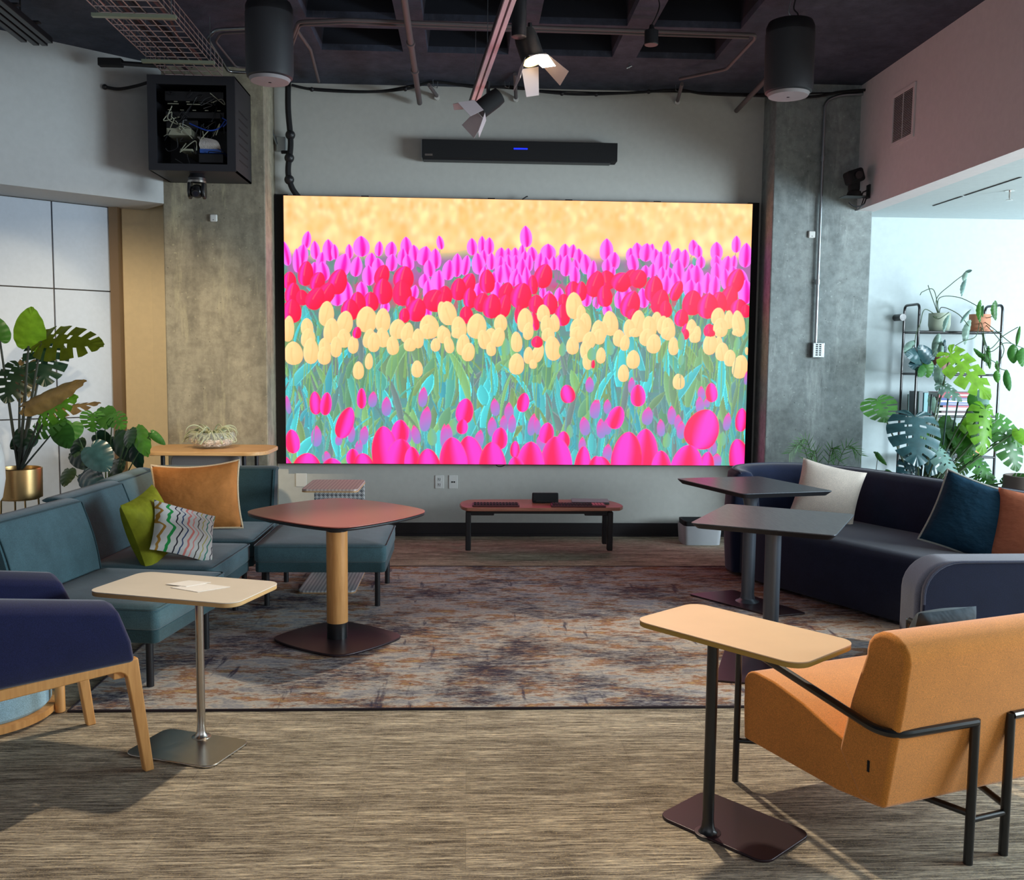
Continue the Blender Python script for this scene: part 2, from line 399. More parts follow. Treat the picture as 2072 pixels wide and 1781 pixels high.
struct('baseboard_back', MB().box((-1.62, 8.135, 0), (2.5, 8.152, 0.115)).box((-1.62, 8.115, 0), (2.5, 8.137, 0.02)), M['base'])
struct('baseboard_right', MB().box((3.33, 8.135, 0), (8, 8.152, 0.10)), M['base'])
# concrete columns either side of the screen
struct('wall_column_left', MB().box((-2.43, 7.75, 0), (-1.625, 8.16, 3.81)), M['conc_l'], bevel=0.012, seg=2)
struct('wall_column_right', MB().box((2.495, 7.83, 0), (3.335, 8.16, 3.81)), M['conc_r'], bevel=0.012, seg=2)
# right bulkhead with its lower ceiling behind
struct('wall_right_bulkhead', MB().box((3.2, -2, 2.79), (3.36, 7.83, 3.82)).box((3.337, 7.83, 2.79), (3.36, 8.15, 3.82)), M['bulk'])
struct('ceiling_right', MB().box((3.36, -2, 2.79), (8, 8.15, 2.93)), M['wall_r'])
# left bulkhead runs at 45 degrees
d = Vector((-.763, -.646, 0)).normalized(); nrm = Vector((d.y, -d.x, 0)); P0 = Vector((-2.405, 7.765, 0))
def diag(p, length, thick, z0, z1, mb=None):       # a wall running from p along d, its thickness behind it
    mb = mb or MB(); q = p+d*length; o_ = Vector((-nrm.x, -nrm.y, 0))*thick
    if o_.y < 0: o_ = -o_
    return mb.prism([p[:2], q[:2], (q+o_)[:2], (p+o_)[:2]], z0, z1)
struct('wall_left_bulkhead', diag(P0, 6.5, 0.55, 2.737, 3.83), M['bulk_l'])
P1 = Vector((-2.925, 7.995, 0))
wl = struct('wall_left', diag(P1+Vector((-.02, .02, 0)), 6, 0.1, 0, 2.74), M['seam'])
d2 = (Vector((-3.527, 7.416, 0))-Vector((-2.913, 8.007, 0))).normalized()
k_ = 0
seamx = [0.0, 0.455, 1.02, 1.6, 2.3, 3.0, 3.7, 4.4]; seamz = [0.10, 1.030, 2.055, 2.735]
for i in range(len(seamx)-1):
    for j in range(len(seamz)-1):
        a_ = P1+d*(seamx[i]+.006); b = MB(); diag(a_, seamx[i+1]-seamx[i]-.012, 0.03, seamz[j]+.005, seamz[j+1]-.005, b)
        b.build('wall_panel', M['panel'], wl)
struct('trim_1', MB().box((-2.935, 7.97, 0), (-2.865, 8.16, 2.80)), plain('bronze_post', (128, 104, 78), 0.5))
# rug
mb = MB(); mb.prism(rrect(4.36, 2.84, 0.02, 2, 0.46, 5.48), 0.001, 0.008)
rug = mb.solo('area_rug', M['rug'], 'large distressed rug of grey, rust and navy under the tables', 'rug')
e = MB(); x0, x1, y0, y1 = -2.18, 2.18, -1.42, 1.42
e.tube(fillet([(x0, y0, .005), (x1, y0, .005)], .01), .006); e.tube([(x0, y1, .005), (x1, y1, .005)], .006)
e.tube([(x0, y0, .005), (x0, y1, .005)], .006); e.tube([(x1, y0, .005), (x1, y1, .005)], .006)
e.build('binding', M['rugedge'], rug, smooth=True)

# ------------------------------------------------------------------ the screen and its tulip picture
Wp, Hp = 960, 540
def conv(reg, q):
    ox, oy = {1: (570, 395), 2: (880, 395), 3: (1200, 395), 4: (570, 665), 5: (880, 665), 6: (1200, 665)}[reg]
    X = ox+q[0]/6.248; Y = oy+q[1]/6.248
    xl = 573+.0167*(Y-400); xr = 1525-.0395*(Y-412); yt = 400+.0126*(X-573); yb = 938+.0054*(X-582)
    return (X-xl)/(xr-xl)*Wp, (Y-yt)/(yb-yt)*Hp
sk = 1.13/6.248
rng = np.random.RandomState(5); rr_ = random.Random(9)
img = np.zeros((Hp, Wp, 3), np.float32)
yy, xx = np.mgrid[0:Hp, 0:Wp].astype(np.float32)
def vnoise(cx, cy, seed, sx=1, sy=1):
    r = np.random.RandomState(seed); g = r.rand(cy+2, cx+2).astype(np.float32)
    fx = xx/Wp*cx; fy = yy/Hp*cy; ix = fx.astype(int); iy = fy.astype(int); tx = fx-ix; ty = fy-iy
    tx = tx*tx*(3-2*tx); ty = ty*ty*(3-2*ty)
    return (g[iy, ix]*(1-tx)*(1-ty)+g[iy, ix+1]*tx*(1-ty)+g[iy+1, ix]*(1-tx)*ty+g[iy+1, ix+1]*tx*ty)
def A(c): return np.array(s2l(c), np.float32)
n1 = vnoise(60, 34, 1)[..., None]; n2 = vnoise(120, 20, 2)[..., None]; n3 = vnoise(40, 90, 3)[..., None]
img[:] = A((255, 226, 160))*(1-n1*.7)+A((255, 206, 126))*n1*.7
img = img*(0.94+.09*n2)
# green field below
g = np.clip((yy-95-14*vnoise(18, 4, 4))/22, 0, 1)[..., None]
fld = A((104, 150, 120))*(1-n3)+A((116, 128, 140))*n3
fld = fld*(1-.5*n1)+A((92, 176, 166))*(.5*n1)
low = np.clip((yy-360)/120, 0, 1)[..., None]
fld = fld*(1-.6*low)+A((86, 176, 184))*.6*low
img = img*(1-g)+fld*g
for (b0_, b1_, cc, am) in ((108, 185, (214, 56, 190), .55), (160, 228, (236, 30, 100), .6)):
    w_ = np.clip((yy-b0_)/14, 0, 1)*np.clip((b1_-yy)/14, 0, 1)*np.clip(vnoise(50, 30, 11)*2.4-.4, 0, 1)*am
    img = img*(1-w_[..., None])+A(cc)*w_[..., None]
def comp(x0, x1, y0, y1, a, col):
    img[y0:y1, x0:x1] = img[y0:y1, x0:x1]*(1-a[..., None])+col*a[..., None]
def win(cx, cy, rx, ry):
    x0 = max(0, int(cx-rx-4)); x1 = min(Wp, int(cx+rx+5)); y0 = max(0, int(cy-ry-4)); y1 = min(Hp, int(cy+ry+5))
    return (x0, x1, y0, y1) if x1 > x0 and y1 > y0 else None
def tulip(cx, cy, w, h, kind, rot=0.0, soft=1.0):
    R = max(w, h)*.62+2; ww = win(cx, cy, R, R)
    if not ww: return
    x0, x1, y0, y1 = ww; X = xx[y0:y1, x0:x1]-cx; Y = yy[y0:y1, x0:x1]-cy
    c_, s_ = math.cos(rot), math.sin(rot); U = (X*c_+Y*s_)/(w/2); V = (-X*s_+Y*c_)/(h/2)
    top = {'y': .12, 'r': .15, 'm': .40, 'b': .60, 'p': .10, 'g': .6}[kind]
    wid = np.where(V < 0, np.power(np.clip(1-np.abs(V)**(2.3), 0, 1), .45+top*.7)*(1-.16*np.abs(V)), np.power(np.clip(1-np.abs(V)**3.0, 0, 1), .48))
    wid = np.maximum(wid, 1e-3); e_ = (wid-np.abs(U))*w/2
    a = np.clip(e_/soft+.5, 0, 1)*(np.abs(V) < 1.05); uu = U/wid
    def C3(c): return A(c)[None, None]
    def lerp(p, q, t): t = np.clip(t, 0, 1)[..., None]; return p*(1-t)+q*t
    if kind == 'y':
        col = lerp(C3((255, 226, 160)), C3((252, 200, 124)), .10+.4*np.clip(uu, 0, 1)+.4*np.clip(V, 0, 1))
        col = lerp(col, C3((255, 240, 200)), np.clip(-uu-.6, 0, 1)*.8+np.clip(-V-.75, 0, 1)*.8)
        col = lerp(col, C3((244, 190, 110)), np.exp(-((uu-.25*np.sin(V*1.3+cx))/.10)**2)*.35*(V > -.5))
    elif kind == 'r':
        col = lerp(C3((255, 40, 110)), C3((238, 22, 70)), .5+.5*uu+.25*V)
        col = lerp(col, C3((255, 60, 220)), np.exp(-((uu+.55)/.22)**2)*.75*(.5+.5*np.sin(cx*3.1)))
        col = lerp(col, C3((255, 140, 150)), np.exp(-((uu+.2)/.07)**2)*.3*(V < .2))
    elif kind == 'm':
        col = lerp(C3((255, 128, 250)), C3((232, 30, 208)), np.exp(-((uu-.15)/.42)**2)*1.15)
        col = lerp(col, C3((238, 10, 150)), np.exp(-((uu-.25)/.24)**2)*np.clip(V+.5, 0, 1)*.9)
    elif kind == 'b':
        col = lerp(C3((236, 84, 200)), C3((158, 140, 214)), .55+.6*V+.2*uu)
        col = lerp(col, C3((255, 80, 130)), np.clip(-V-.55, 0, 1)*2)
    elif kind == 'g':
        col = lerp(C3((140, 196, 120)), C3((120, 186, 170)), .5+.5*uu)
    else:
        col = lerp(C3((255, 64, 214)), C3((252, 34, 100)), .5+.62*np.sin(uu*3.0+cx*.7)+.2*V)
        col = lerp(col, C3((255, 110, 60)), np.clip(.10-(wid-np.abs(U)), 0, .10)*4*(V < -.2))
    comp(x0, x1, y0, y1, a, col)
def stem(x, y, x2, y2, col, wd=1.6):
    L = math.hypot(x2-x, y2-y); n = max(2, int(L/1.0))
    for k in range(n):
        t = k/n; cx = x+(x2-x)*t; cy = y+(y2-y)*t; ix = int(cx); iy = int(cy)
        if 2 < ix < Wp-4 and 0 <= iy < Hp:
            for q in (-2, -1, 0, 1, 2):
                a = max(0, min(1, wd/2+.5-abs(ix+q-cx))); img[iy, ix+q] = img[iy, ix+q]*(1-.8*a)+col*.8*a*(1.1-.12*q)
def leaf2(x, y, L, wd, ang, bend, col, edge):
    n = int(L)+1; pts = []; a = ang; cx, cy = x, y
    for k in range(n):
        t = k/n; a = ang+bend*t; cx += math.sin(a); cy -= math.cos(a); hw = wd*math.sin(PI*min(1, .12+t*.88))**.8
        x0 = int(cx-hw); x1 = int(cx+hw)+1; iy = int(cy)
        if 0 <= iy < Hp:
            for ix in range(max(0, x0), min(Wp, x1+1)):
                u = (ix-cx)/max(hw, .6)
                if abs(u) <= 1:
                    c_ = col*(1-.15*u) if abs(u) < .8 or hw < 3 else edge
                    img[iy, ix] = c_; 
                    if iy+1 < Hp and abs(a) > .5: img[iy+1, ix] = c_
greens = [(128, 178, 124), (112, 168, 128), (138, 194, 128), (104, 156, 120), (120, 156, 118), (96, 182, 164), (88, 196, 200), (78, 172, 186), (84, 210, 214), (130, 164, 110), (104, 150, 148), (120, 142, 140)]
for k in range(820):
    y = rr_.uniform(235, 560); x = rr_.uniform(-20, Wp+20)
    L = rr_.uniform(40, 120); wd = rr_.choice([2, 3, 4, 6, 8, 11]) * (0.7+.5*(y > 330)); c_ = A(rr_.choice(greens if y > 300 else greens[:7]))
    leaf2(x, y, L, wd, rr_.gauss(0, .25), rr_.gauss(0, .5), c_, np.minimum(1, c_*1.25+.03))
for k in range(60):
    x = rr_.uniform(0, Wp); y = rr_.uniform(110, 240); c_ = A(rr_.choice([(60, 210, 220), (96, 180, 170), (110, 150, 130)]))
    leaf2(x, y, rr_.uniform(10, 26), rr_.uniform(3, 7), rr_.gauss(0, .8), rr_.gauss(0, .8), c_, c_)
# soft yellow heads of the far field
for k in range(900):
    y = rr_.uniform(2, 120)**1; x = rr_.uniform(0, Wp)
    if y > 88+18*math.sin(x*.031)+10*math.sin(x*.11): continue
    s_ = 5+y*.07; ww = win(x, y, s_*2, s_*2.4); x0, x1, y0, y1 = ww
    a = np.exp(-(((xx[y0:y1, x0:x1]-x)/s_)**2+((yy[y0:y1, x0:x1]-y)/(s_*1.3))**2)*1.3)*.55
    comp(x0, x1, y0, y1, a, A(rr_.choice([(255, 232, 170), (255, 222, 150), (254, 204, 120), (246, 190, 104), (255, 236, 184)])))
def many(lst, kind, stems=None):
    L = [(conv(r, (x, y)), w, h, ro) for (r, x, y, w, h, *ro) in lst]
    L.sort(key=lambda q: q[0][1])
    if stems:
        for (c_, w_, h_, ro) in L: stem(c_[0], c_[1]+h_*sk*.4, c_[0]+rr_.gauss(-3, 5), c_[1]+h_*sk*.5+rr_.uniform(*stems[0]), A(stems[1]), stems[2])
    zz = {'m': 1.2, 'r': 1.1}.get(kind, 1.0)
    for (c_, w_, h_, ro) in L: tulip(c_[0], c_[1], w_*sk*zz, h_*sk*zz, kind, ro[0] if ro else rr_.gauss(0, .1), 1.0 if kind in 'yr' else 1.4)
mag = [(1, 310, 575, 85, 165), (1, 415, 700, 90, 170), (1, 585, 700, 120, 200), (1, 660, 720, 70, 140), (1, 840, 715, 75, 135), (1, 990, 650, 155, 190), (1, 1210, 680, 80, 140), (1, 1360, 690, 110, 150), (1, 1550, 650, 110, 180), (1, 1650, 730, 100, 150), (1, 1780, 765, 140, 180), (1, 1915, 800, 110, 190), (1, 1975, 600, 70, 130), (1, 50, 740, 90, 230), (1, 250, 760, 120, 200), (1, 190, 830, 80, 220), (1, 490, 830, 90, 160), (1, 760, 880, 150, 210), (1, 930, 900, 110, 190), (1, 1110, 830, 110, 150), (1, 1200, 900, 120, 160), (1, 1370, 850, 110, 160), (1, 1575, 850, 110, 150), (1, 1840, 920, 110, 160), (1, 520, 960, 110, 180), (1, 400, 940, 80, 140), (1, 1080, 1010, 120, 190), (1, 1780, 1080, 110, 140), (1, 1940, 1070, 120, 200), (1, 820, 1230, 100, 210), (1, 1000, 1190, 110, 150), (1, 690, 1290, 130, 150), (1, 1820, 1200, 90, 200), (1, 1650, 1220, 90, 140), (1, 1290, 1400, 90, 120), (1, 1820, 1460, 80, 130), (1, 1500, 780, 90, 160),
 (2, 440, 650, 100, 160), (2, 565, 630, 80, 170), (2, 655, 640, 95, 160), (2, 1120, 520, 115, 200), (2, 800, 750, 100, 140), (2, 890, 750, 80, 130), (2, 980, 750, 90, 140), (2, 1070, 720, 70, 150), (2, 1200, 740, 100, 140), (2, 1400, 710, 150, 150), (2, 1610, 700, 100, 140), (2, 1710, 700, 80, 130), (2, 1790, 760, 100, 140), (2, 145, 940, 120, 190), (2, 250, 880, 110, 220), (2, 360, 880, 90, 190), (2, 520, 860, 130, 200), (2, 590, 780, 80, 140), (2, 680, 830, 90, 160), (2, 790, 880, 90, 180), (2, 900, 850, 80, 160), (2, 990, 850, 90, 150), (2, 1070, 900, 110, 160), (2, 1160, 850, 80, 160), (2, 1290, 850, 90, 200), (2, 1370, 870, 90, 150), (2, 1470, 850, 80, 130), (2, 1550, 840, 90, 150), (2, 1630, 880, 110, 200), (2, 1750, 880, 80, 120), (2, 1880, 860, 110, 190), (2, 1960, 950, 90, 210), (2, 1740, 1000, 100, 170), (2, 590, 1020, 90, 200), (2, 780, 1010, 110, 200), (2, 890, 1000, 110, 220), (2, 980, 1030, 100, 170), (2, 1040, 1090, 90, 170), (2, 1130, 1050, 90, 240), (2, 520, 1180, 110, 120), (2, 760, 1190, 130, 160), (2, 1540, 1240, 90, 130), (2, 1890, 1270, 100, 180), (2, 1330, 1200, 70, 130), (2, 20, 1080, 110, 200), (2, 2020, 1320, 80, 130), (2, 1410, 1280, 100, 130), (2, 710, 1100, 90, 210), (2, 1100, 790, 80, 140), (2, 850, 950, 80, 180),
 (3, 145, 680, 130, 210), (3, 230, 820, 130, 170), (3, 540, 690, 110, 150), (3, 650, 710, 130, 170), (3, 710, 700, 80, 150), (3, 445, 740, 80, 130), (3, 480, 840, 110, 160), (3, 770, 760, 100, 140), (3, 830, 850, 110, 230), (3, 915, 670, 90, 160), (3, 1040, 760, 110, 160), (3, 1140, 790, 100, 180), (3, 1260, 650, 100, 150), (3, 1320, 700, 80, 130), (3, 1350, 830, 90, 120), (3, 1555, 690, 120, 170), (3, 1550, 830, 110, 130), (3, 1810, 605, 90, 160), (3, 1930, 740, 130, 230), (3, 1680, 880, 120, 200), (3, 1770, 840, 80, 150), (3, 150, 880, 100, 130), (3, 220, 970, 60, 120), (3, 640, 950, 90, 120), (3, 730, 940, 80, 140), (3, 900, 850, 80, 180), (3, 1060, 950, 120, 230), (3, 860, 990, 90, 160), (3, 950, 1030, 110, 200), (3, 900, 1120, 110, 190), (3, 1020, 1080, 100, 180), (3, 1180, 1060, 110, 220), (3, 1290, 1000, 150, 200), (3, 1220, 1160, 130, 170), (3, 1550, 960, 110, 190), (3, 1430, 1090, 100, 200), (3, 1530, 1120, 110, 180), (3, 1670, 1040, 100, 200), (3, 1780, 1000, 120, 180), (3, 1900, 1030, 80, 180), (3, 1930, 1200, 150, 230), (3, 390, 1240, 120, 190), (3, 300, 1300, 90, 170), (3, 610, 1280, 110, 190), (3, 150, 1430, 90, 130), (3, 1320, 1180, 90, 160), (3, 30, 1320, 60, 150), (3, 1230, 960, 100, 160)]
many(mag, 'm', ((8, 30), (104, 150, 120), 1.4))
red = [(1, 300, 990, 155, 250), (1, 450, 1090, 150, 200, .3), (1, 700, 1090, 190, 260, .3), (1, 100, 1080, 140, 180), (1, 140, 1240, 160, 220), (1, 560, 1230, 170, 220, .5), (1, 420, 1300, 180, 240, .5), (1, 130, 1460, 200, 240), (1, 260, 1290, 130, 160), (1, 950, 1350, 160, 220), (1, 1110, 1340, 160, 200), (1, 850, 1440, 180, 220), (1, 1260, 1210, 200, 260), (1, 1250, 1010, 150, 220, .3), (1, 1520, 1040, 210, 240, .2), (1, 1500, 1230, 200, 260), (1, 1620, 1370, 130, 170), (1, 1680, 1440, 200, 240, .3), (1, 1530, 1510, 110, 150), (1, 1900, 1320, 220, 230, .4), (1, 2010, 1330, 120, 180),
 (2, 270, 1180, 160, 230, .1), (2, 380, 1130, 160, 260, .4), (2, 415, 1290, 140, 210), (2, 370, 1500, 140, 180), (2, 630, 1080, 160, 240), (2, 560, 1340, 150, 200, .3), (2, 690, 1390, 190, 250, .1), (2, 870, 1210, 150, 200, .3), (2, 840, 1390, 150, 240), (2, 1060, 1260, 220, 270, .2), (2, 1340, 1010, 190, 250, .3), (2, 1210, 1120, 100, 200), (2, 1250, 1360, 160, 190), (2, 1420, 1360, 170, 220), (2, 1230, 1580, 90, 190), (2, 1720, 1190, 170, 190), (2, 1820, 1200, 120, 200), (2, 1580, 1500, 160, 220), (2, 1600, 1330, 120, 160), (2, 2000, 1110, 180, 270, .3), (2, 1040, 1500, 110, 200), (2, 100, 1260, 150, 200),
 (3, 30, 1100, 110, 260), (3, 150, 1060, 180, 200), (3, 120, 1260, 160, 220), (3, 330, 1080, 200, 200, .5), (3, 550, 1040, 190, 190, .4), (3, 440, 1030, 130, 190, .5), (3, 750, 1170, 190, 270, .1), (3, 830, 1330, 190, 260, .2), (3, 900, 1420, 130, 180), (3, 1040, 1190, 120, 220, .4), (3, 1100, 1530, 150, 180, .1), (3, 1160, 1690, 100, 150), (3, 1240, 1340, 210, 260), (3, 1440, 1380, 220, 260), (3, 1570, 1350, 190, 250), (3, 1710, 1280, 190, 260, .3), (3, 1800, 1060, 180, 250, .3), (3, 1840, 1400, 180, 180), (3, 1460, 1690, 130, 140), (3, 450, 1360, 200, 280, .3), (3, 1930, 1440, 110, 140), (3, 480, 1490, 140, 120)]
many(red, 'r', ((10, 34), (120, 130, 120), 1.4))
yel = [(1, 560, 1490, 170, 280), (1, 790, 1600, 180, 260), (1, 1060, 1560, 230, 290), (1, 1260, 1570, 170, 270), (1, 320, 1660, 140, 200), (1, 90, 1680, 130, 290), (1, 620, 1700, 170, 280), (1, 1450, 1680, 190, 220), (1, 1570, 1720, 130, 220), (1, 1840, 1650, 220, 270), (1, 2020, 1470, 130, 250),
 (2, 140, 1480, 190, 270), (2, 275, 1660, 170, 250), (2, 500, 1640, 220, 280), (2, 800, 1600, 150, 190), (2, 1110, 1570, 180, 280), (2, 1340, 1480, 150, 200), (2, 1380, 1620, 140, 210), (2, 1480, 1600, 120, 200), (2, 1730, 1380, 190, 300), (2, 1820, 1480, 110, 200), (2, 1870, 1600, 140, 230), (2, 1780, 1690, 190, 270), (2, 2030, 1700, 150, 250), (2, 1150, 1700, 120, 200),
 (3, 190, 1600, 180, 280), (3, 70, 1700, 150, 220), (3, 540, 1600, 170, 300), (3, 430, 1660, 130, 200), (3, 780, 1570, 130, 210), (3, 860, 1620, 130, 210), (3, 930, 1670, 160, 260), (3, 1230, 1670, 130, 220), (3, 1570, 1510, 160, 200), (3, 1600, 1650, 170, 220), (3, 1710, 1550, 110, 210), (3, 1830, 1600, 150, 300), (3, 690, 1640, 160, 240), (3, 1300, 1720, 90, 160),
 (4, 335, 110, 160, 220), (4, 155, 300, 210, 260), (4, 370, 270, 170, 290), (4, 540, 220, 140, 200), (4, 535, 330, 150, 200), (4, 680, 220, 130, 230), (4, 780, 110, 160, 210), (4, 895, 190, 120, 200), (4, 1090, 110, 130, 220), (4, 1150, 160, 140, 220), (4, 1260, 100, 150, 220), (4, 1385, 200, 140, 210), (4, 1560, 60, 140, 190), (4, 1700, 110, 130, 220), (4, 1600, 190, 140, 150), (4, 960, 515, 125, 200), (4, 1690, 495, 130, 190), (4, 1090, 400, 90, 180), (4, 1830, 20, 200, 170), (4, 2010, 60, 130, 200), (4, 1920, 190, 110, 150),
 (5, 90, 70, 150, 180), (5, 150, 190, 110, 190), (5, 270, 40, 160, 120), (5, 330, 190, 150, 240), (5, 395, 280, 145, 210), (5, 590, 120, 140, 220), (5, 680, 80, 160, 180), (5, 770, 90, 150, 220), (5, 680, 240, 110, 160), (5, 1000, 150, 130, 230), (5, 1000, 430, 175, 240), (5, 1150, 320, 110, 190), (5, 1270, 290, 130, 220), (5, 1210, 430, 90, 110), (5, 1460, 230, 180, 280), (5, 1710, 195, 145, 200), (5, 1140, 40, 100, 100), (5, 1780, 50, 190, 170), (5, 1920, 130, 150, 200), (5, 1890, 260, 160, 220), (5, 1900, 400, 120, 180), (5, 1400, 60, 150, 160), (5, 2010, 60, 120, 180),
 (6, 50, 80, 140, 180), (6, 160, 0, 140, 90), (6, 300, 100, 140, 190), (6, 375, 160, 110, 180), (6, 70, 320, 110, 180), (6, 480, 370, 155, 210), (6, 355, 545, 130, 195), (6, 660, 90, 180, 200), (6, 745, 170, 165, 220, .15), (6, 920, 40, 150, 140), (6, 995, 200, 120, 205), (6, 1230, 30, 120, 90), (6, 1270, 90, 130, 120), (6, 1465, 170, 160, 250), (6, 1620, 270, 155, 210), (6, 1570, 160, 100, 150), (6, 1720, 350, 140, 190), (6, 1850, 460, 185, 270), (6, 1060, 650, 140, 180), (6, 1600, 20, 130, 100), (6, 1820, 20, 130, 80), (6, 500, 30, 130, 100), (6, 1940, 260, 50, 90)]
many(yel, 'y', ((45, 120), (140, 186, 104), 2.2))
many([(4, 940, 40, 90, 120), (5, 1260, 150, 120, 120), (6, 1150, 50, 80, 110), (6, 1460, 30, 120, 80), (5, 1970, 430, 40, 90)], 'r')
many([(6, 190, 215, 80, 180), (6, 1095, 135, 80, 210), (6, 1095, 370, 70, 130), (6, 1815, 160, 75, 160), (5, 870, 210, 85, 200), (5, 1580, 240, 80, 160), (5, 1950, 300, 100, 150), (5, 1495, 460, 65, 150), (4, 960, 1030, 80, 160), (5, 205, 1230, 110, 200), (6, 905, 1400, 90, 180), (6, 1620, 1380, 80, 170), (4, 1880, 1360, 110, 200), (5, 1670, 1290, 80, 160)], 'g', ((30, 60), (120, 170, 130), 1.8))
bud = [(4, 1140, 880, 100, 180), (4, 1310, 970, 110, 220), (4, 1765, 850, 105, 230), (4, 1800, 1130, 130, 290), (4, 1675, 1330, 100, 220), (4, 1570, 1330, 100, 200), (4, 445, 1350, 120, 240), (4, 1030, 1340, 110, 220), (4, 90, 950, 60, 210), (4, 720, 1400, 80, 130), (4, 2030, 1350, 90, 280), (4, 970, 1490, 90, 170), (4, 570, 1620, 100, 140), (4, 880, 1320, 80, 200),
 (5, 730, 980, 105, 200), (5, 905, 1050, 110, 240), (5, 840, 1190, 90, 190), (5, 945, 1190, 95, 210), (5, 695, 1230, 110, 230), (5, 1200, 1200, 100, 260), (5, 1260, 1220, 80, 200), (5, 1990, 1000, 110, 220), (5, 1925, 690, 100, 180), (5, 1860, 1220, 120, 220), (5, 130, 1350, 130, 280), (5, 530, 1390, 110, 220), (5, 1330, 1420, 150, 200), (5, 2050, 1270, 60, 170), (5, 1830, 1470, 90, 200),
 (6, 460, 700, 85, 190), (6, 150, 970, 90, 170), (6, 660, 1090, 130, 210), (6, 970, 1080, 105, 220), (6, 830, 1240, 95, 200), (6, 1050, 1170, 90, 180), (6, 1090, 1270, 110, 210), (6, 1350, 800, 90, 170), (6, 1330, 950, 100, 200), (6, 1420, 920, 70, 110), (6, 1680, 1160, 90, 210), (6, 70, 1250, 110, 230), (6, 150, 1220, 100, 200), (6, 1930, 600, 50, 160), (6, 150, 1560, 110, 200), (6, 1480, 1480, 110, 200), (6, 20, 1000, 70, 220), (6, 1540, 1660, 120, 160)]
many(bud, 'b', ((40, 110), (90, 176, 184), 3.0))
pk = [(4, 430, 930, 135, 260), (4, 560, 940, 130, 260), (4, 1000, 870, 105, 230), (4, 800, 1180, 190, 370, .35), (4, 150, 1420, 165, 270), (5, 350, 1030, 200, 290, .15), (5, 320, 1230, 130, 170), (5, 1085, 920, 140, 220), (5, 1645, 810, 170, 210), (5, 790, 1380, 180, 250), (5, 1380, 1310, 170, 240), (5, 980, 1520, 110, 190), (5, 1590, 1400, 150, 200), (6, 540, 830, 175, 250), (6, 260, 1110, 190, 270), (6, 1480, 790, 140, 220), (6, 1360, 1260, 400, 470, .35), (6, 1860, 1140, 140, 270), (4, 1480, 1300, 200, 280), (4, 895, 1620, 150, 190)]
many(pk, 'p', ((40, 130), (110, 170, 180), 3.2))
big = [(4, 1290, 1540, 300, 560), (4, 1480, 1600, 300, 380), (4, 330, 1760, 330, 340), (4, 640, 1780, 260, 260), (4, 1030, 1740, 240, 300), (4, 1640, 1700, 200, 380), (4, 1840, 1760, 280, 440), (5, 210, 1680, 330, 560), (5, 430, 1660, 320, 560), (5, 700, 1740, 320, 560), (5, 1000, 1770, 200, 280), (5, 1170, 1740, 340, 570), (5, 1500, 1690, 370, 600), (5, 1830, 1760, 200, 500), (5, 1990, 1790, 180, 330), (6, 390, 1640, 360, 620), (6, 620, 1600, 320, 620), (6, 830, 1760, 240, 400), (6, 1160, 1740, 380, 500), (6, 1410, 1740, 180, 340), (6, 60, 1780, 260, 300), (6, 1840, 1660, 260, 500), (4, 60, 1760, 180, 280)]
many(big, 'p')
img = np.clip(img, 0, 1)
hot = img*(1+0.55*np.clip((img-.72)/.28, 0, 1))            # bright diodes are brighter than the camera can hold
sx0, sx1, sz0, sz1, sy = -1.535, 2.385, 0.640, 2.862, 8.03
led = thing('led_video_wall', 'large bright screen showing a field of tulips between concrete columns', 'screen', ((sx0+sx1)/2, 8.09, sz0))
gx = np.linspace(sx0, sx1, Wp)-led.location.x; gz = np.linspace(sz1, sz0, Hp)-sz0
co = np.zeros((Hp, Wp, 3), np.float32); co[..., 0] = gx[None]; co[..., 1] = sy-8.09; co[..., 2] = gz[:, None]
me = bpy.data.meshes.new('screen_picture'); nv = Wp*Hp; nf = (Wp-1)*(Hp-1)
idx = np.arange(nv).reshape(Hp, Wp); q4 = np.stack([idx[1:, :-1], idx[1:, 1:], idx[:-1, 1:], idx[:-1, :-1]], -1).reshape(-1, 4)
me.vertices.add(nv); me.vertices.foreach_set('co', co.ravel()); me.loops.add(nf*4); me.loops.foreach_set('vertex_index', q4.ravel().astype(np.int32))
me.polygons.add(nf); me.polygons.foreach_set('loop_start', np.arange(0, nf*4, 4, dtype=np.int32)); me.update(calc_edges=True)
at = me.color_attributes.new('picture', 'FLOAT_COLOR', 'POINT'); at.data.foreach_set('color', np.concatenate([hot, np.ones((Hp, Wp, 1), np.float32)], -1).ravel().astype(np.float32))
m, nt, p = newmat('led_picture'); an = N(nt, 'ShaderNodeAttribute', attribute_name='picture')
p.inputs['Base Color'].default_value = (.01, .01, .01, 1); p.inputs['Roughness'].default_value = .5
nt.links.new(an.outputs['Color'], p.inputs['Emission Color']); p.inputs['Emission Strength'].default_value = 0.66
me.materials.append(m); o = bpy.data.objects.new('screen_picture', me); C.objects.link(o); o.parent = led
MB().box((sx0-.003, sy+.003, sz0-.006), (sx1+.003, 8.10, sz1+.004)).build('screen_cabinet', M['black'], led, world=True)
MB().box((sx0-.085, 8.085, sz0-.01), (sx0+.02, 8.149, sz1+.02)).box((sx1-.02, 8.085, sz0-.01), (sx1+.075, 8.149, sz1+.02)).box((sx0, 8.10, sz0+.02), (sx1, 8.149, sz1-.02)).build('mounting_frame', M['blackm'], led, world=True)
b = MB()
for x in (-.9, .15, .8, 1.55): b.box((x, 8.05, sz1+.004), (x+.06, 8.08, sz1+.014))
b.tube([(.43, 8.06, sz1), (.47, 8.06, sz1+.03), (.485, 8.06, sz1+.035)], .005)
b.build('alignment_tab', M['black'], led, world=True)
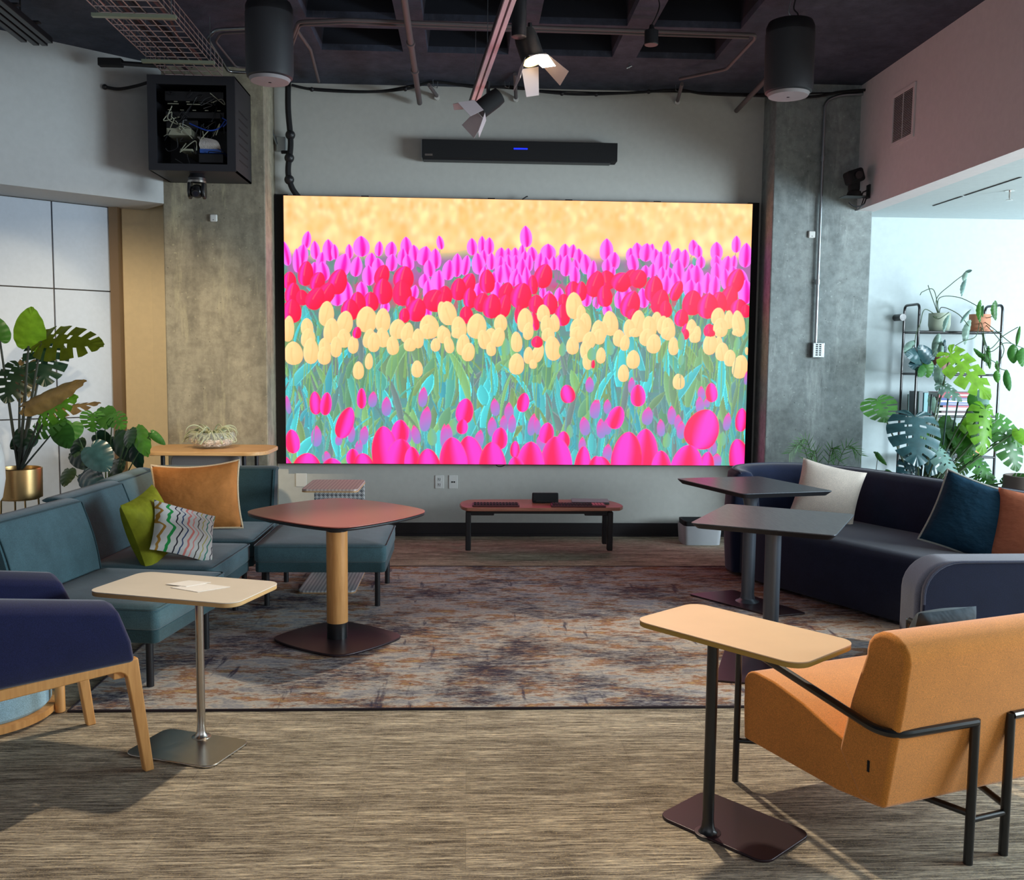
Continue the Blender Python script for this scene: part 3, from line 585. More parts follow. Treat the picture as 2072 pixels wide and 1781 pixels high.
# ------------------------------------------------------------------ seating
def rbox(mb_a, mb_b): return MB().box(mb_a, mb_b)
SOFA = 'modules of the teal sectional'
def seat_cushion(x0, x1, y0, y1, z0, z1, crown=.018, n=14, r=.03):
    """puffed cushion: top swells, edges rounded"""
    P = []; m = MB(); cx, cy = (x0+x1)/2, (y0+y1)/2; hx, hy = (x1-x0)/2, (y1-y0)/2
    prof = [(0.0, z0, 0), (1.0, z0, 0)]
    rows = []
    per = rrect(2*hx, 2*hy, .035, 4, cx, cy); npz = len(per)
    def ring(s_, z): return [(cx+(p[0]-cx)*s_, cy+(p[1]-cy)*s_, z) for p in per]
    R = [ring(.97, z0), ring(1.0, z0+.012), ring(1.004, (z0+z1)/2), ring(1.0, z1-.014), ring(.975, z1), ring(.85, z1+crown*.55), ring(.55, z1+crown*.9), ring(.2, z1+crown)]
    vs = [p for q in R for p in q]; fs = []
    for k in range(len(R)-1):
        for i in range(npz): j = (i+1) % npz; fs.append((k*npz+i, k*npz+j, (k+1)*npz+j, (k+1)*npz+i))
    fs.append(tuple(range(npz))[::-1]); fs.append(tuple((len(R)-1)*npz+i for i in range(npz)))
    return m.add(vs, fs), [(p[0], p[1], z1-.004) for p in ring(1.0, z1)]
def seat_module(label, loc, wx, wy, legs, rz=0, zt=.405):
    t = thing('sofa_module', label, 'sofa', (loc[0], loc[1], .008), rz, SOFA)
    m, ring = seat_cushion(-wx/2, wx/2, -wy/2, wy/2, .285, zt-.015); m.build('seat_cushion', M['teal'], t, smooth=True, angle=60)
    MB().tube(ring, .005, 6, True).build('piping', M['teal'], t, smooth=True)
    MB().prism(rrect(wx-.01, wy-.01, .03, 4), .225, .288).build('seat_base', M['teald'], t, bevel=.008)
    for (x, y) in legs: MB().cyl((x, y, 0.0), (x, y, .23), .017, 14).build('leg', M['black'], t, smooth=True)
    return t
def back_panel(t, pts_plan, z0, z1, thick, lean, mat, name='backrest'):
    """padded back along a plan polyline (local), front face leaning away; normal points to the seat side"""
    (xa, ya), (xb, yb) = pts_plan; a = Vector((xa, ya, 0)); b_ = Vector((xb, yb, 0)); u = (b_-a); L = u.length; u.normalize(); n = Vector((-u.y, u.x, 0))
    Mx = Matrix(((u.x, n.x, 0, a.x), (u.y, n.y, 0, a.y), (0, 0, 1, 0), (0, 0, 0, 1)))
    prof = []                                        # (n-offset, z)
    K = 10
    for k in range(K+1):
        s_ = k/K; prof.append((-lean*s_+.018*math.sin(PI*s_), z0+(z1-.03-z0)*s_))
    for k in range(1, 7):
        a_ = PI*k/7*1.0; prof.append((-lean-thick/2+thick/2*math.cos(a_), z1-.03+.03*math.sin(a_)))
    for k in range(K+1):
        s_ = 1-k/K; prof.append((-lean*.45*s_-thick, z0+(z1-.03-z0)*s_))
    m = MB(); rows = []
    for (ux, sc_) in ((0, .90), (.012, .985), (.03, 1.0), (L*.3, 1.0), (L*.5, 1.0), (L*.7, 1.0), (L-.03, 1.0), (L-.012, .985), (L, .90)):
        c0 = sum(p[0] for p in prof)/len(prof); c1 = (z0+z1)/2
        rows.append([(ux, c0+(p[0]-c0)*sc_, c1+(p[1]-c1)*(1-(1-sc_)*.3)) for p in prof])
    n_ = len(prof); vs = [p for r in rows for p in r]; fs = []
    for i in range(len(rows)-1):
        for j in range(n_):
            k = (j+1) % n_; fs.append((i*n_+j, i*n_+k, (i+1)*n_+k, (i+1)*n_+j))
    fs.append(tuple(range(n_))); fs.append(tuple((len(rows)-1)*n_+j for j in range(n_))[::-1])
    o = m.add(vs, fs, Mx).build(name, mat, t, smooth=True, angle=50)
    e = [Mx @ Vector((u_, p[0]+.002, p[1])) for u_, p in [(.012, q) for q in prof[:K+2]]+[(L-.012, q) for q in prof[:K+2]][::-1]]
    MB().tube(e, .004, 6, True).build('piping', M['teald'], o, smooth=True)
    return o
# module A (nearest), B, corner, ottoman
A_ = seat_module('teal sofa module nearest the blue chair, beside the cream laptop table', (-1.69, 4.70, 0), .70, .76, [(.27, -.30), (.28, .28), (-.30, -.30), (-.30, .30)], math.radians(-9))
back_panel(A_, [(-.33, .36), (-.33, -.38)], .34, .768, .15, .10, M['teal'])
B_ = seat_module('middle teal sofa module carrying the green and striped pillows', (-1.70, 5.465, 0), .70, .70, [(.28, -.29), (.28, .25), (-.30, -.30), (-.30, .30)], math.radians(-4))
back_panel(B_, [(-.33, .355), (-.33, -.355)], .34, .768, .15, .10, M['teal'])
D_ = seat_module('teal corner sofa module with the big orange pillow below the concrete column', (-1.72, 6.22, 0), .78, .70, [(.32, -.30), (.32, .27), (-.34, -.29), (-.34, .29)])
back_panel(D_, [(-.33, .34), (-.33, -.33)], .34, .768, .15, .10, M['teal'])
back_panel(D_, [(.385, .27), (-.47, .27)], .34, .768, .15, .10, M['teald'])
O_ = seat_module('teal ottoman without a back behind the oxide red table', (-.895, 6.08, 0), .80, .74, [(-.34, -.28), (.34, -.29), (-.34, .34), (.35, .30)])

# curved navy sofa
def sweep(pl_a, pl_b, zs): pass
def arc_sofa():
    t = thing('curved_sofa', 'long curved navy sofa on the right in front of the plant shelf', 'sofa', (2.7, 5.9, 0))
    T = lambda x, y: (x-2.7, y-5.9)
    front = spline([(1.95, 6.62, 0), (1.99, 6.34, 0), (2.13, 6.03, 0), (2.32, 5.67, 0), (2.50, 5.33, 0), (2.66, 5.08, 0), (2.80, 4.98, 0)], 6)
    rear = spline([(1.97, 6.84, 0), (2.28, 6.98, 0), (2.66, 6.84, 0), (2.98, 6.35, 0), (3.24, 5.86, 0), (3.42, 5.46, 0), (3.50, 5.14, 0)], 6)
    prof = [(.02, .03), (.0, .06), (.0, .37), (.03, .415), (.10, .43), (.5, .425), (.98, .42), (.98, .03)]
    m = MB(); rows = []
    for f_, r_ in zip(front, rear):
        rows.append([((f_.x+(r_.x-f_.x)*s_)-2.7, (f_.y+(r_.y-f_.y)*s_)-5.9, z) for s_, z in prof])
    n_ = len(prof); vs = [p for r in rows for p in r]; fs = []
    for i in range(len(rows)-1):
        for j in range(n_): k = (j+1) % n_; fs.append((i*n_+j, i*n_+k, (i+1)*n_+k, (i+1)*n_+j))
    fs.append(tuple(range(n_))); fs.append(tuple((len(rows)-1)*n_+j for j in range(n_))[::-1])
    m.add(vs, fs).build('seat', M['navy'], t, smooth=True, angle=50)
    # wrap-round back
    line = spline([(1.905, 6.60, 0), (1.90, 6.80, 0), (2.02, 6.99, 0), (2.30, 7.08, 0), (2.62, 7.0, 0), (2.86, 6.72, 0), (3.06, 6.32, 0), (3.26, 5.93, 0), (3.46, 5.54, 0), (3.56, 5.24, 0), (3.56, 5.12, 0)], 6)
    hts = [.76+.02*math.sin(PI*k/(len(line)-1)) for k in range(len(line))]
    rows = []
    for i, p in enumerate(line):
        tg = (line[min(i+1, len(line)-1)]-line[max(i-1, 0)]).normalized(); nn = Vector((-tg.y, tg.x, 0))   # outward? flip below
        inward = -nn if (Vector((2.5, 5.8, 0))-p).dot(nn) < 0 else nn
        H = hts[i]; th = .13
        e0 = 1.0 if 0 < i < len(line)-1 else .75
        pr = [(0.0, .03), (-.015, .25), (-.02, .45), (-.01, .62), (.0, H-.03), (.03, H-.004), (.07, H), (th-.01, H-.012), (th+.015, H-.05), (th+.05, .60), (th+.07, .42), (th+.07, .03)]
        rows.append([(p.x+inward.x*(a*e0+(1-e0)*.06)-2.7, p.y+inward.y*(a*e0+(1-e0)*.06)-5.9, z*(1 if e0 == 1 else .985)) for a, z in pr])
    n_ = len(rows[0]); vs = [p for r in rows for p in r]; fs = []
    for i in range(len(rows)-1):
        for j in range(n_): k = (j+1) % n_; fs.append((i*n_+j, i*n_+k, (i+1)*n_+k, (i+1)*n_+j))
    fs.append(tuple(range(n_))); fs.append(tuple((len(rows)-1)*n_+j for j in range(n_))[::-1])
    o = MB().add(vs, fs).build('backrest', M['navy'], t, smooth=True, angle=60)
    MB().tube([r[5] for r in rows], .005, 6).build('piping', M['navyt'], o, smooth=True)
    for (x, y) in ((2.2, 6.4), (2.6, 5.6), (3.0, 6.2), (3.2, 5.3)): MB().cyl((x-2.7, y-5.9, 0), (x-2.7, y-5.9, .035), .02).build('foot', M['black'], t)
arc_sofa()
# low navy lounge chair turned away from us beyond the orange chair
def low_chair():
    t = thing('low_lounge_chair', 'dark navy low-backed lounge chair seen from behind beyond the orange chair', 'armchair', (2.50, 4.50, .008), math.radians(-4))
    def back(y0, y1, x0, name, mat, zt, bev):
        pr = [(x0, .09), (x0, .44)]
        for k in range(8): a = PI-PI/2*k/7; pr.append((x0+.16+.16*math.cos(a), zt-.16+.16*math.sin(a)))
        pr += [(.30, zt+.012), (.55, zt), (.60, zt-.06), (.60, .09)]
        m = MB(); n = len(pr); vs = [(p[0], y0, p[1]) for p in pr]+[(p[0], y1, p[1]) for p in pr]
        m.add(vs, [tuple(range(n)), tuple(range(n, 2*n))[::-1]]+[(i, (i+1) % n, n+(i+1) % n, n+i) for i in range(n)])
        return m.build(name, mat, t, bevel=bev, seg=4), pr
    o, pr = back(-.39, -.355, -.40, 'backrest', M['navy'], .640, .010)
    back(-.352, -.13, -.412, 'lit_back_padding', M['navyt'], .630, .04)  # lighter navy paints in the light falling on this side
    MB().tube([(p[0]+.004, -.392, p[1]) for p in pr[1:-2]], .006, 6).build('piping', M['navyt'], o, smooth=True)
    MB().box((-.16, -.128, .10), (.60, .30, .40)).build('seat', M['navy'], t, bevel=.04, seg=4)
    for x in (-.12, .53):
        for y in (-.3, .22): MB().cyl((x, y, 0), (x, y, .11), .015).build('leg', M['black'], t)
low_chair()

# orange lounge chair: local x right, y facing
def orange():
    t = thing('lounge_chair', 'orange wool lounge chair with a black tube frame seen from behind', 'armchair', (1.2275, 3.118, 0), math.radians(19.9))
    # local frame origin is seat centre: front-left foot at (-.39+.105, ...) handled by offsets below
    R = Matrix.Rotation(math.radians(19.9), 3, 'Z').inverted(); O = Vector((1.2275, 3.118, 0))
    def L(x, y, z): p = R @ (Vector((x, y, 0))-O); return Vector((p.x, p.y, z))
    fl = L(.998, 3.334, 0); xL = fl.x; yF = fl.y
    # profile in (y,z); y forward
    yf = yF+.0; yb = yF-.70
    seat = [(yf-.01, .165), (yf+.0, .30), (yf-.005, .385)]
    for k in range(6): a = PI/2*k/5; seat.append((yf-.07+.065*math.cos(a), .385+.045*math.sin(a)))
    seat += [(yf-.17, .428), (yf-.32, .405), (yf-.45, .372), (yf-.60, .34), (yf-.68, .205), (yf-.50, .18)]
    w_ = .78
    m = MB().xprism(seat, xL+.02, xL+w_-.0); m.build('seat', M['orange'], t, bevel=.022, seg=4)
    bk = [(yf-.50, .32), (yf-.545, .50), (yf-.60, .66)]
    for k in range(9): a = PI*k/8; bk.append((yf-.685+.085*math.cos(a), .675+.072*math.sin(a)))
    bk += [(yf-.755, .55), (yf-.70, .205), (yf-.60, .20)]
    m = MB().xprism(bk, xL+.015, xL+w_+.005); bo = m.build('backrest', M['orange'], t, bevel=.018, seg=4)
    MB().box((xL+.012, yf-.64, .30), (xL+.016, yf-.632, .335)).build('care_tag', M['blackm'], bo)
    xR = xL+w_+.02
    # frames: each side arm tube, from front leg to back corner, along the back, down
    for s in (0, 1):
        X = (lambda v: v) if s == 0 else (lambda v: xL+xR-v)
        pts = [(X(xL-.005), yf+.0, 0), (X(xL-.005), yf, .525), (X(xL-.015), yf-.735, .452), (X(xL+.325), yf-.75, .455), (X(xL+.325), yf-.745, 0)]
        pts = fillet(pts[:2], .01)[:-1]+fillet([pts[1], pts[2], pts[3]], .09, 8)[:-1]+[Vector(pts[3]), Vector(pts[4])]
        MB().tube(pts[1:2]+pts[1:-1], .0135, 10).build('arm_rail', M['tube'], t, smooth=True)
        MB().cyl((X(xL-.005), yf, 0), (X(xL-.005), yf, .53), .012).build('front_leg', M['tube'], t, smooth=True)
        MB().cyl((X(xL+.325), yf-.745, 0), (X(xL+.325), yf-.745, .463), .0145).build('rear_leg', M['tube'], t, smooth=True)
        MB().cyl((X(xL-.005), yf, .155), (X(xL+.15), yf-.12, .165), .010).cyl((X(xL+.12), yf-.10, .16), (X(xL+.325), yf-.745, .16), .011).build('under_rail', M['tube'], t, smooth=True)
    MB().cyl((xL+.325, yf-.745, .14), (xR-.325, yf-.745, .14), .010).build('cross_rail', M['tube'], t, smooth=True)
    return t
orange()
# blue felt armchair with an oak frame
def blue():
    F = Vector((.757, .653, 0)); Rr = Vector((.653, -.757, 0)); rz = math.atan2(F.y, F.x)-PI/2
    t = thing('felt_armchair', 'dark blue felt armchair with oak legs beside the cream laptop table', 'armchair', (-1.394, 3.69, 0), rz)
    # local: x = right (+), y = forward(+), origin at front centre on floor; front legs splay outward
    W = .295
    def side(s):
        X = s*W
        m = MB(); n = 6
        rail = [(-.56, .365), (-.56, .42), (0.0, .435), (.015, .41)]
        # front leg + rail + rear leg as one bent oak frame (y,z)
        pr = [(.00, 0), (.035, 0), (-.015, .44), (-.58, .425), (-.655, 0), (-.615, 0), (-.575, .29)]
        for k in range(5): a = PI-PI/2*k/4; pr.append((-.535+.04*math.cos(a), .345+.04*math.sin(a)))
        for k in range(5): a = PI/2-PI/2*k/4; pr.append((-.095+.04*math.cos(a), .36+.04*math.sin(a)))
        pr.append((-.045, .30))
        m.xprism(pr, X-.018, X+.018)
        return m.build('frame_side', M['wood'], t, bevel=.006, seg=2)
    side(1); side(-1)
    MB().box((-W, -.10, .37), (W, -.06, .41)).build('frame_rail', M['wood'], t, bevel=.004)
    # shell: arms rising to the back, wrapping round
    out = []
    def arm(s):
        m = MB(); rows = []
        K = 10
        for k in range(K+1):
            q = k/K; y = -.035-.62*q; zt = .665+.10*q; yo = 0 if k else 0
            lean = .035
            x0 = s*(W-.075); x1 = s*(W+.035)
            y_top = y-.075*(1-q)
            rows.append([(x1+s*.0, y+.005*(1-q), .43), (x1+s*lean, y-.02*(1-q), .52), (x1+s*lean*.6, y_top+.02, zt-.03), (x1-s*.02, y_top, zt), (x1-s*.055, y_top, zt), (x0, y_top+.01, zt-.03), (x0, y, .50), (x0, y, .43)])
        n = len(rows[0]); vs = [p for r in rows for p in r]; fs = []
        for i in range(K):
            for j in range(n): l = (j+1) % n; fs.append((i*n+j, i*n+l, (i+1)*n+l, (i+1)*n+j))
        fs.append(tuple(range(n))); fs.append(tuple(K*n+j for j in range(n))[::-1])
        m.add(vs, fs).build('arm', M['blue'], t, bevel=.02, seg=3)
    arm(1); arm(-1)
    MB().box((-W+.07, -.62, .40), (W-.07, -.05, .50)).build('seat', M['blue'], t, bevel=.03, seg=4)
    m = MB(); pr = [(-.55, .42), (-.60, .60), (-.66, .84), (-.70, .86), (-.74, .83), (-.69, .60), (-.66, .42)]
    m.xprism(pr, -W-.05, W+.05).build('backrest', M['blue'], t, bevel=.025, seg=4)
blue()
# pouf with a wooden ring and peg legs
t = thing('drum_pouf', 'pale blue drum pouf with an oak ring behind the blue chair', 'pouf', (-2.08, 4.01, 0))
MB().lathe([(.275, .045), (.288, .06), (.29, .26), (.288, .36), (.26, .385), (.01, .39)], 56).build('drum', fabric('pale_blue_wool', (160, 192, 206), 300, .08), t, smooth=True)
MB().lathe([(.285, .010), (.308, .014), (.308, .042), (.285, .046)], 56).build('ring', M['wood'], t, smooth=True)
for k in range(4):
    a = math.radians(9+90*k); x, y = .329*math.cos(a), .329*math.sin(a)
    MB().lathe([(.012, 0), (.021, .006), (.021, .30), (.014, .31)], 16, Matrix.Translation((x, y, 0))).build('leg', M['wood'], t, smooth=True)

# ------------------------------------------------------------------ tables
def plate(name, parent, poly, z0, z1, mat, bev=.003, edge=None):
    o = MB().prism(poly, z0, z1).build(name, mat, parent, bevel=bev, seg=2)
    return o
def inset(poly, k): return [(p[0]*k, p[1]*k) for p in poly]
def laptop_table(label, loc, rz, top_c, top_wd, top_rz, ht, mtop, medge, mpole, mbase, pr, base_wd, base_c=(0, 0), base_rz=0):
    t = thing('laptop_table', label, 'table', loc, rz)
    Mx = Matrix.Translation((top_c[0], top_c[1], 0)) @ Matrix.Rotation(top_rz, 4, 'Z')
    P = rrect(top_wd[0], top_wd[1], .06, 8)
    o = MB().prism(P, ht-.004, ht, Mx).build('tabletop', mtop, t, bevel=.0012, seg=2)
    MB().prism(rrect(top_wd[0]-.001, top_wd[1]-.001, .06, 8), ht-.020, ht-.0042, Mx).build('tabletop_edge', medge, o, bevel=.003, seg=2)
    MB().lathe([(pr*1.7, .012), (pr*1.5, .016), (pr*1.15, .03), (pr, .055), (pr, ht-.02)], 24).build('pole', mpole, t, smooth=True)
    Mb = Matrix.Translation((base_c[0], base_c[1], 0)) @ Matrix.Rotation(base_rz, 4, 'Z')
    bo = MB().prism(rrect(base_wd[0], base_wd[1], .045, 8), .0, .010, Mb).build('base_plate', mbase, t, bevel=.003, seg=2)
    MB().lathe([(pr*2.3, .0100), (pr*2.3, .0115), (pr*2.2, .012)], 28).build('base_collar', mbase, bo, smooth=True)
    return t
laptop_table('cream topped laptop table on a steel pole beside the blue chair', (-1.07, 3.763, 0), 0, (-.065, .05), (.66, .37), math.radians(-17.5), .615,
             M['creamtop'], M['pedge'], M['chrome'], M['chrome'], .0165, (.40, .27), (-.025, -.10), math.radians(-20))
laptop_table('maple topped laptop table on a black pole beside the orange chair', (.791, 2.940, 0), 0, (.115, .085), (.64, .35), math.radians(-50), .660,
             M['peachtop'], M['yedge'], M['tube'], M['plum'], .0185, (.42, .28), (.10, .055), math.radians(-49))
# oxide red cafe table with soft-square top
def supertri(r, n=64, e=2.6, ax=(1, 1), rot=0):
    P = []
    for k in range(n):
        a = 2*PI*k/n; c, s = math.cos(a), math.sin(a)
        q = (abs(c)**e+abs(s)**e)**(-1/e)
        x, y = r*q*c*ax[0], r*q*s*ax[1]; P.append((x*math.cos(rot)-y*math.sin(rot), x*math.sin(rot)+y*math.cos(rot)))
    return P
t = thing('cafe_table', 'oxide red soft-square table on an oak and black column', 'table', (-.705, 5.086, .008))
R45 = math.radians(45)
def softsq(hw, e=2.7): return supertri(hw, 80, e, (1, 1), R45)
def quad(ptsk, r=.10, bul=.05, n=10):
    """closed soft quadrilateral through 4 corners, sides bulging"""
    P = []; c = Vector((sum(p[0] for p in ptsk)/4, sum(p[1] for p in ptsk)/4))
    full = []
    for i in range(4):
        a = Vector(ptsk[i]); b_ = Vector(ptsk[(i+1) % 4]); m_ = (a+b_)/2; o_ = (m_-c).normalized()*bul
        for k in range(n*2):
            s_ = k/(n*2); full.append(a.lerp(b_, s_)+o_*(4*s_*(1-s_)))
    N_ = len(full); sm = full
    for _ in range(int(r*60)): sm = [(sm[i-1]+sm[i]*2+sm[(i+1) % N_])/4 for i in range(N_)]
    return [(p.x, p.y) for p in sm]
top = quad([(-.50, -.02), (.08, -.52), (.50, .03), (-.06, .50)], .12, .045)
o = MB().prism(top, .702, .708).build('tabletop', M['redtop'], t, bevel=.002, seg=2)
MB().prism(inset(top, .997), .686, .7018).build('tabletop_edge', M['black'], o, bevel=.006, seg=2)
bs = quad([(-.36, -.01), (.05, -.33), (.36, .03), (-.05, .34)], .10, .03)
MB().prism(bs, .0, .014).build('base_plate', M['plum'], t, bevel=.005, seg=2)
MB().cyl((0, 0, .012), (0, 0, .105), .056, 36).build('lower_sleeve', M['tube'], t, smooth=True)
MB().cyl((0, 0, .100), (0, 0, .60), .057, 36).build('column', M['wood'], t, smooth=True)
MB().cyl((0, 0, .60), (0, 0, .69), .0555, 36).build('upper_sleeve', M['tube'], t, smooth=True)
# two black laptop tables with pointed quadrilateral tops
def black_table(label, loc, tp, ht, bp, group=None):
    t = thing('side_table', label, 'table', (loc[0], loc[1], .008), 0, group)
    def sharp(pl):
        P = []; n = len(pl)
        for i in range(n):
            a, p, b_ = Vector(pl[i-1]), Vector(pl[i]), Vector(pl[(i+1) % n]); A_ = p+(a-p).normalized()*.03; B2 = p+(b_-p).normalized()*.03
            for k in range(5): s_ = k/4; q = A_*(1-s_)**2+p*2*s_*(1-s_)+B2*s_*s_; P.append((q.x, q.y))
        return P
    q = sharp(tp); o = MB().prism(q, ht-.006, ht).build('tabletop', M['blacktop'], t, bevel=.002, seg=2)
    n = len(q); vs = [(p[0]*.999, p[1]*.999, ht-.0062) for p in q]+[(p[0]*.93, p[1]*.93, ht-.03) for p in q]
    MB().add(vs, [tuple(range(n)), tuple(range(n, 2*n))[::-1]]+[(i, (i+1) % n, n+(i+1) % n, n+i) for i in range(n)]).build('tabletop_underside', M['black'], o)
    MB().lathe([(.075, .010), (.060, .016), (.046, .03), (.041, .06), (.041, ht-.09), (.05, ht-.05), (.075, ht-.028)], 28).build('pole', M['greypole'], t, smooth=True)
    MB().prism(sharp(bp), 0, .010).build('base_plate', M['plum'], t, bevel=.003, seg=2)
    return t
def rel(pts, c): return [(p[0]-c[0], p[1]-c[1]) for p in pts]
# tops unprojected at their height
TG = None
c1 = (1.785, 5.85); black_table('far black pointed-corner laptop table nearest the screen', (c1[0], c1[1], 0), rel([(1.43, 6.40), (1.68, 5.66), (2.30, 5.81), (2.05, 6.54)], c1), .727, rel([(1.45, 6.04), (1.84, 5.50), (2.07, 5.57), (1.78, 6.15)], c1), 'black pointed-corner tables')
c2 = (1.585, 4.78); black_table('near black pointed-corner laptop table overlapping the maple table', (c2[0], c2[1], 0), rel([(1.12, 4.67), (1.735, 4.335), (2.08, 4.95), (1.48, 5.30)], c2), .722, rel([(1.19, 4.38), (1.60, 4.26), (1.93, 4.98), (1.48, 5.16)], c2), 'black pointed-corner tables')

# low bench under the screen
t = thing('low_bench', 'low reddish wood bench on black legs under the screen', 'bench', (.57, 7.52, 0))
top = [(-.635, -.02), (-.60, -.20), (-.45, -.245), (.50, -.215), (.64, -.17), (.66, -.03), (.58, .17), (.40, .21), (-.45, .20), (-.60, .12)]
P = spline([(*p, 0) for p in top+[top[0]]], 5)[:-1]; P = [(p.x, p.y) for p in P]
MB().prism(P, .357, .385).build('bench_top', M['bench'], t, bevel=.006, seg=3)
for s in (-1, 1):
    for (yl) in (-.09, .18):
        m = MB(); X = s*.565
        m.prism([(X-.022, yl-.03), (X+.022, yl-.03), (X+.022, yl+.03), (X-.022, yl+.03)], .02, .335)
        o = m.build('leg', M['black'], t, bevel=.008, seg=3)
    MB().box((s*.565-.018, -.09, .30), (s*.565+.018, .18, .335)).build('leg_rail', M['black'], t, bevel=.005)
fr = MB()
fr.xprism([(-.10, .315), (-.07, .315), (-.07, .356), (-.10, .356)], -.56, .56)
fr.box((-.56, -.03, .320), (.56, .03, .356)).build('apron', M['black'], t, bevel=.006)
for s in (-1, 1):
    for k in range(1): MB().prism([(s*.56, -.10), (s*.36, -.10), (s*.36, -.07), (s*.56, -.07)] if s < 0 else [(s*.36, -.10), (s*.56, -.10), (s*.56, -.07), (s*.36, -.07)], .300, .322).build('bracket', M['black'], t, bevel=.008)
bz = .386
def keyboard(label, x, y, w_, d_, rz, red, n=(14, 4)):
    k = thing('keyboard', label, 'keyboard', (x, y, bz), rz, 'keyboards on the low bench')
    MB().box((-w_/2, -d_/2, 0), (w_/2, d_/2, .014)).build('case', M['plumk'], k, bevel=.003, seg=2)
    m = MB(); m2 = MB()
    for i in range(n[0]):
        for j in range(n[1]):
            kw = (w_-.02)/n[0]; kd = (d_-.02)/n[1]; cx = -w_/2+.01+kw*(i+.5); cy = -d_/2+.01+kd*(j+.5)
            (m2 if red and i >= n[0]-4 else m).cbox((cx, cy, .0165), (kw*.8, kd*.8, .007))
    m.build('keys', M['blackm'], k)
    if red: m2.build('number_pad', plain('pink_keys', (196, 96, 110), .5), k)
    return k
M['plumk'] = plain('plum_plastic', (86, 42, 50), .45)
keyboard('left dark keyboard on the low bench', .20+.02, 7.385, .37, .13, 0, False)
keyboard('right dark keyboard with pink number keys on the low bench', .78+.09, 7.375, .43, .13, -.03, True, (17, 4))
t = thing('conference_phone', 'small black conference speaker standing on the low bench', 'speaker', (.625, 7.56, bz))
MB().xprism([(-.04, 0), (.05, 0), (.03, .075), (-.012, .08)], -.105, .105).build('body', M['blackm'], t, bevel=.008, seg=3)
MB().box((-.08, -.046, .012), (.08, -.036, .02)).build('foot', M['black'], t)
t = thing('laptop', 'closed silver laptop at the right end of the low bench', 'laptop', (.99, 7.56, bz), -.08)
MB().box((-.15, -.09, 0), (.15, .10, .010)).build('base', plain('laptop_grey', (120, 124, 128), .35, .6), t, bevel=.003)
MB().box((-.15, -.09, .0115), (.15, .10, .018)).build('lid', plain('laptop_lid', (142, 150, 156), .3, .6), t, bevel=.003)
# paper on the cream table
ZT = .6155
pw = MB(); pw.add([(-1.225, 3.815, ZT), (-1.10, 3.86, ZT), (-1.045, 3.805, ZT), (-1.19, 3.77, ZT)], [(0, 1, 2, 3)])
pw.add([(-1.16, 3.86, ZT+.001), (-1.07, 3.865, ZT+.001), (-1.075, 3.71, ZT+.001), (-1.155, 3.715, ZT+.001)], [(0, 1, 2, 3)])
pw = MB(); pw.prism([(-1.19, 3.79), (-1.06, 3.715), (-.955, 3.80), (-1.08, 3.86)], ZT, ZT+.0015); pw.prism([(-1.225, 3.84), (-1.13, 3.80), (-1.05, 3.87), (-1.15, 3.905)], ZT+.0016, ZT+.003)
pw.solo('paper_sheet', M['offw'], 'folded white paper lying on the cream topped table', 'paper')

# console behind the sofa, with bowl
t = thing('console_table', 'oak topped console with grey felt panel in front of the left concrete column', 'console', (-1.98, 7.37, 0))
MB().prism(rrect(.95, .62, .16, 8), .80, .83).build('console_top', M['woodx'], t, bevel=.006, seg=3)
m = MB(); P = rrect(.52, .19, .05, 6); m.add([(p[0], -.16, .70+p[1]) for p in P]+[(p[0], -.13, .70+p[1]) for p in P], [tuple(range(len(P))), tuple(range(len(P), 2*len(P)))[::-1]]+[(i, (i+1) % len(P), len(P)+(i+1) % len(P), len(P)+i) for i in range(len(P))])
m.build('front_panel', fabric('grey_felt', (158, 152, 150), 300, .06), t, bevel=.006)
for x in (-.30, .30):
    for y in (-.22, .2): MB().cyl((x, y, 0), (x, y, .80), .016).build('leg', M['black'], t)

def glassmat():
    m, nt, p = newmat('clear_glass'); p.inputs['Roughness'].default_value = .03; p.inputs['Base Color'].default_value = (.9, .95, .95, 1)
    tr = N(nt, 'ShaderNodeBsdfTransparent'); ms = N(nt, 'ShaderNodeMixShader'); ms.inputs[0].default_value = .12
    nt.links.new(tr.outputs[0], ms.inputs[1]); nt.links.new(p.outputs[0], ms.inputs[2]); nt.links.new(ms.outputs[0], nt.nodes['Material Output'].inputs[0])
    return m
M['glass'] = glassmat()
rb = random.Random(4)
t = thing('airplant_bowl', 'glass bowl of white pebbles and a curly grey-green air plant on the console', 'plant', (-1.975, 7.38, .832))
MB().lathe([(.01, .002), (.09, .002), (.145, .02), (.175, .06), (.18, .095), (.165, .125), (.160, .124), (.174, .095), (.169, .06), (.14, .024), (.09, .006), (.01, .006)], 40, cap=False).build('bowl', M['glass'], t, smooth=True)
m = MB()
for k in range(420):
    a = rb.uniform(0, 2*PI); r = .15*math.sqrt(rb.random()); z = .012+rb.uniform(0, .035)*(1-.3*r/.15)+.035*(r/.15)**3
    m.lathe([(.002, -.007), (.009, -.004), (.011, 0), (.008, .005), (.002, .007)], 6, Matrix.Translation((r*math.cos(a), r*math.sin(a), z)) @ Matrix.Rotation(rb.uniform(0, 3), 4, 'X') @ Matrix.Diagonal((1.2, .9, .9, 1)))
m.build('pebbles', plain('white_pebble', (238, 224, 208), .7, var=.1), t, smooth=True)['kind'] = 'stuff'
m = MB()
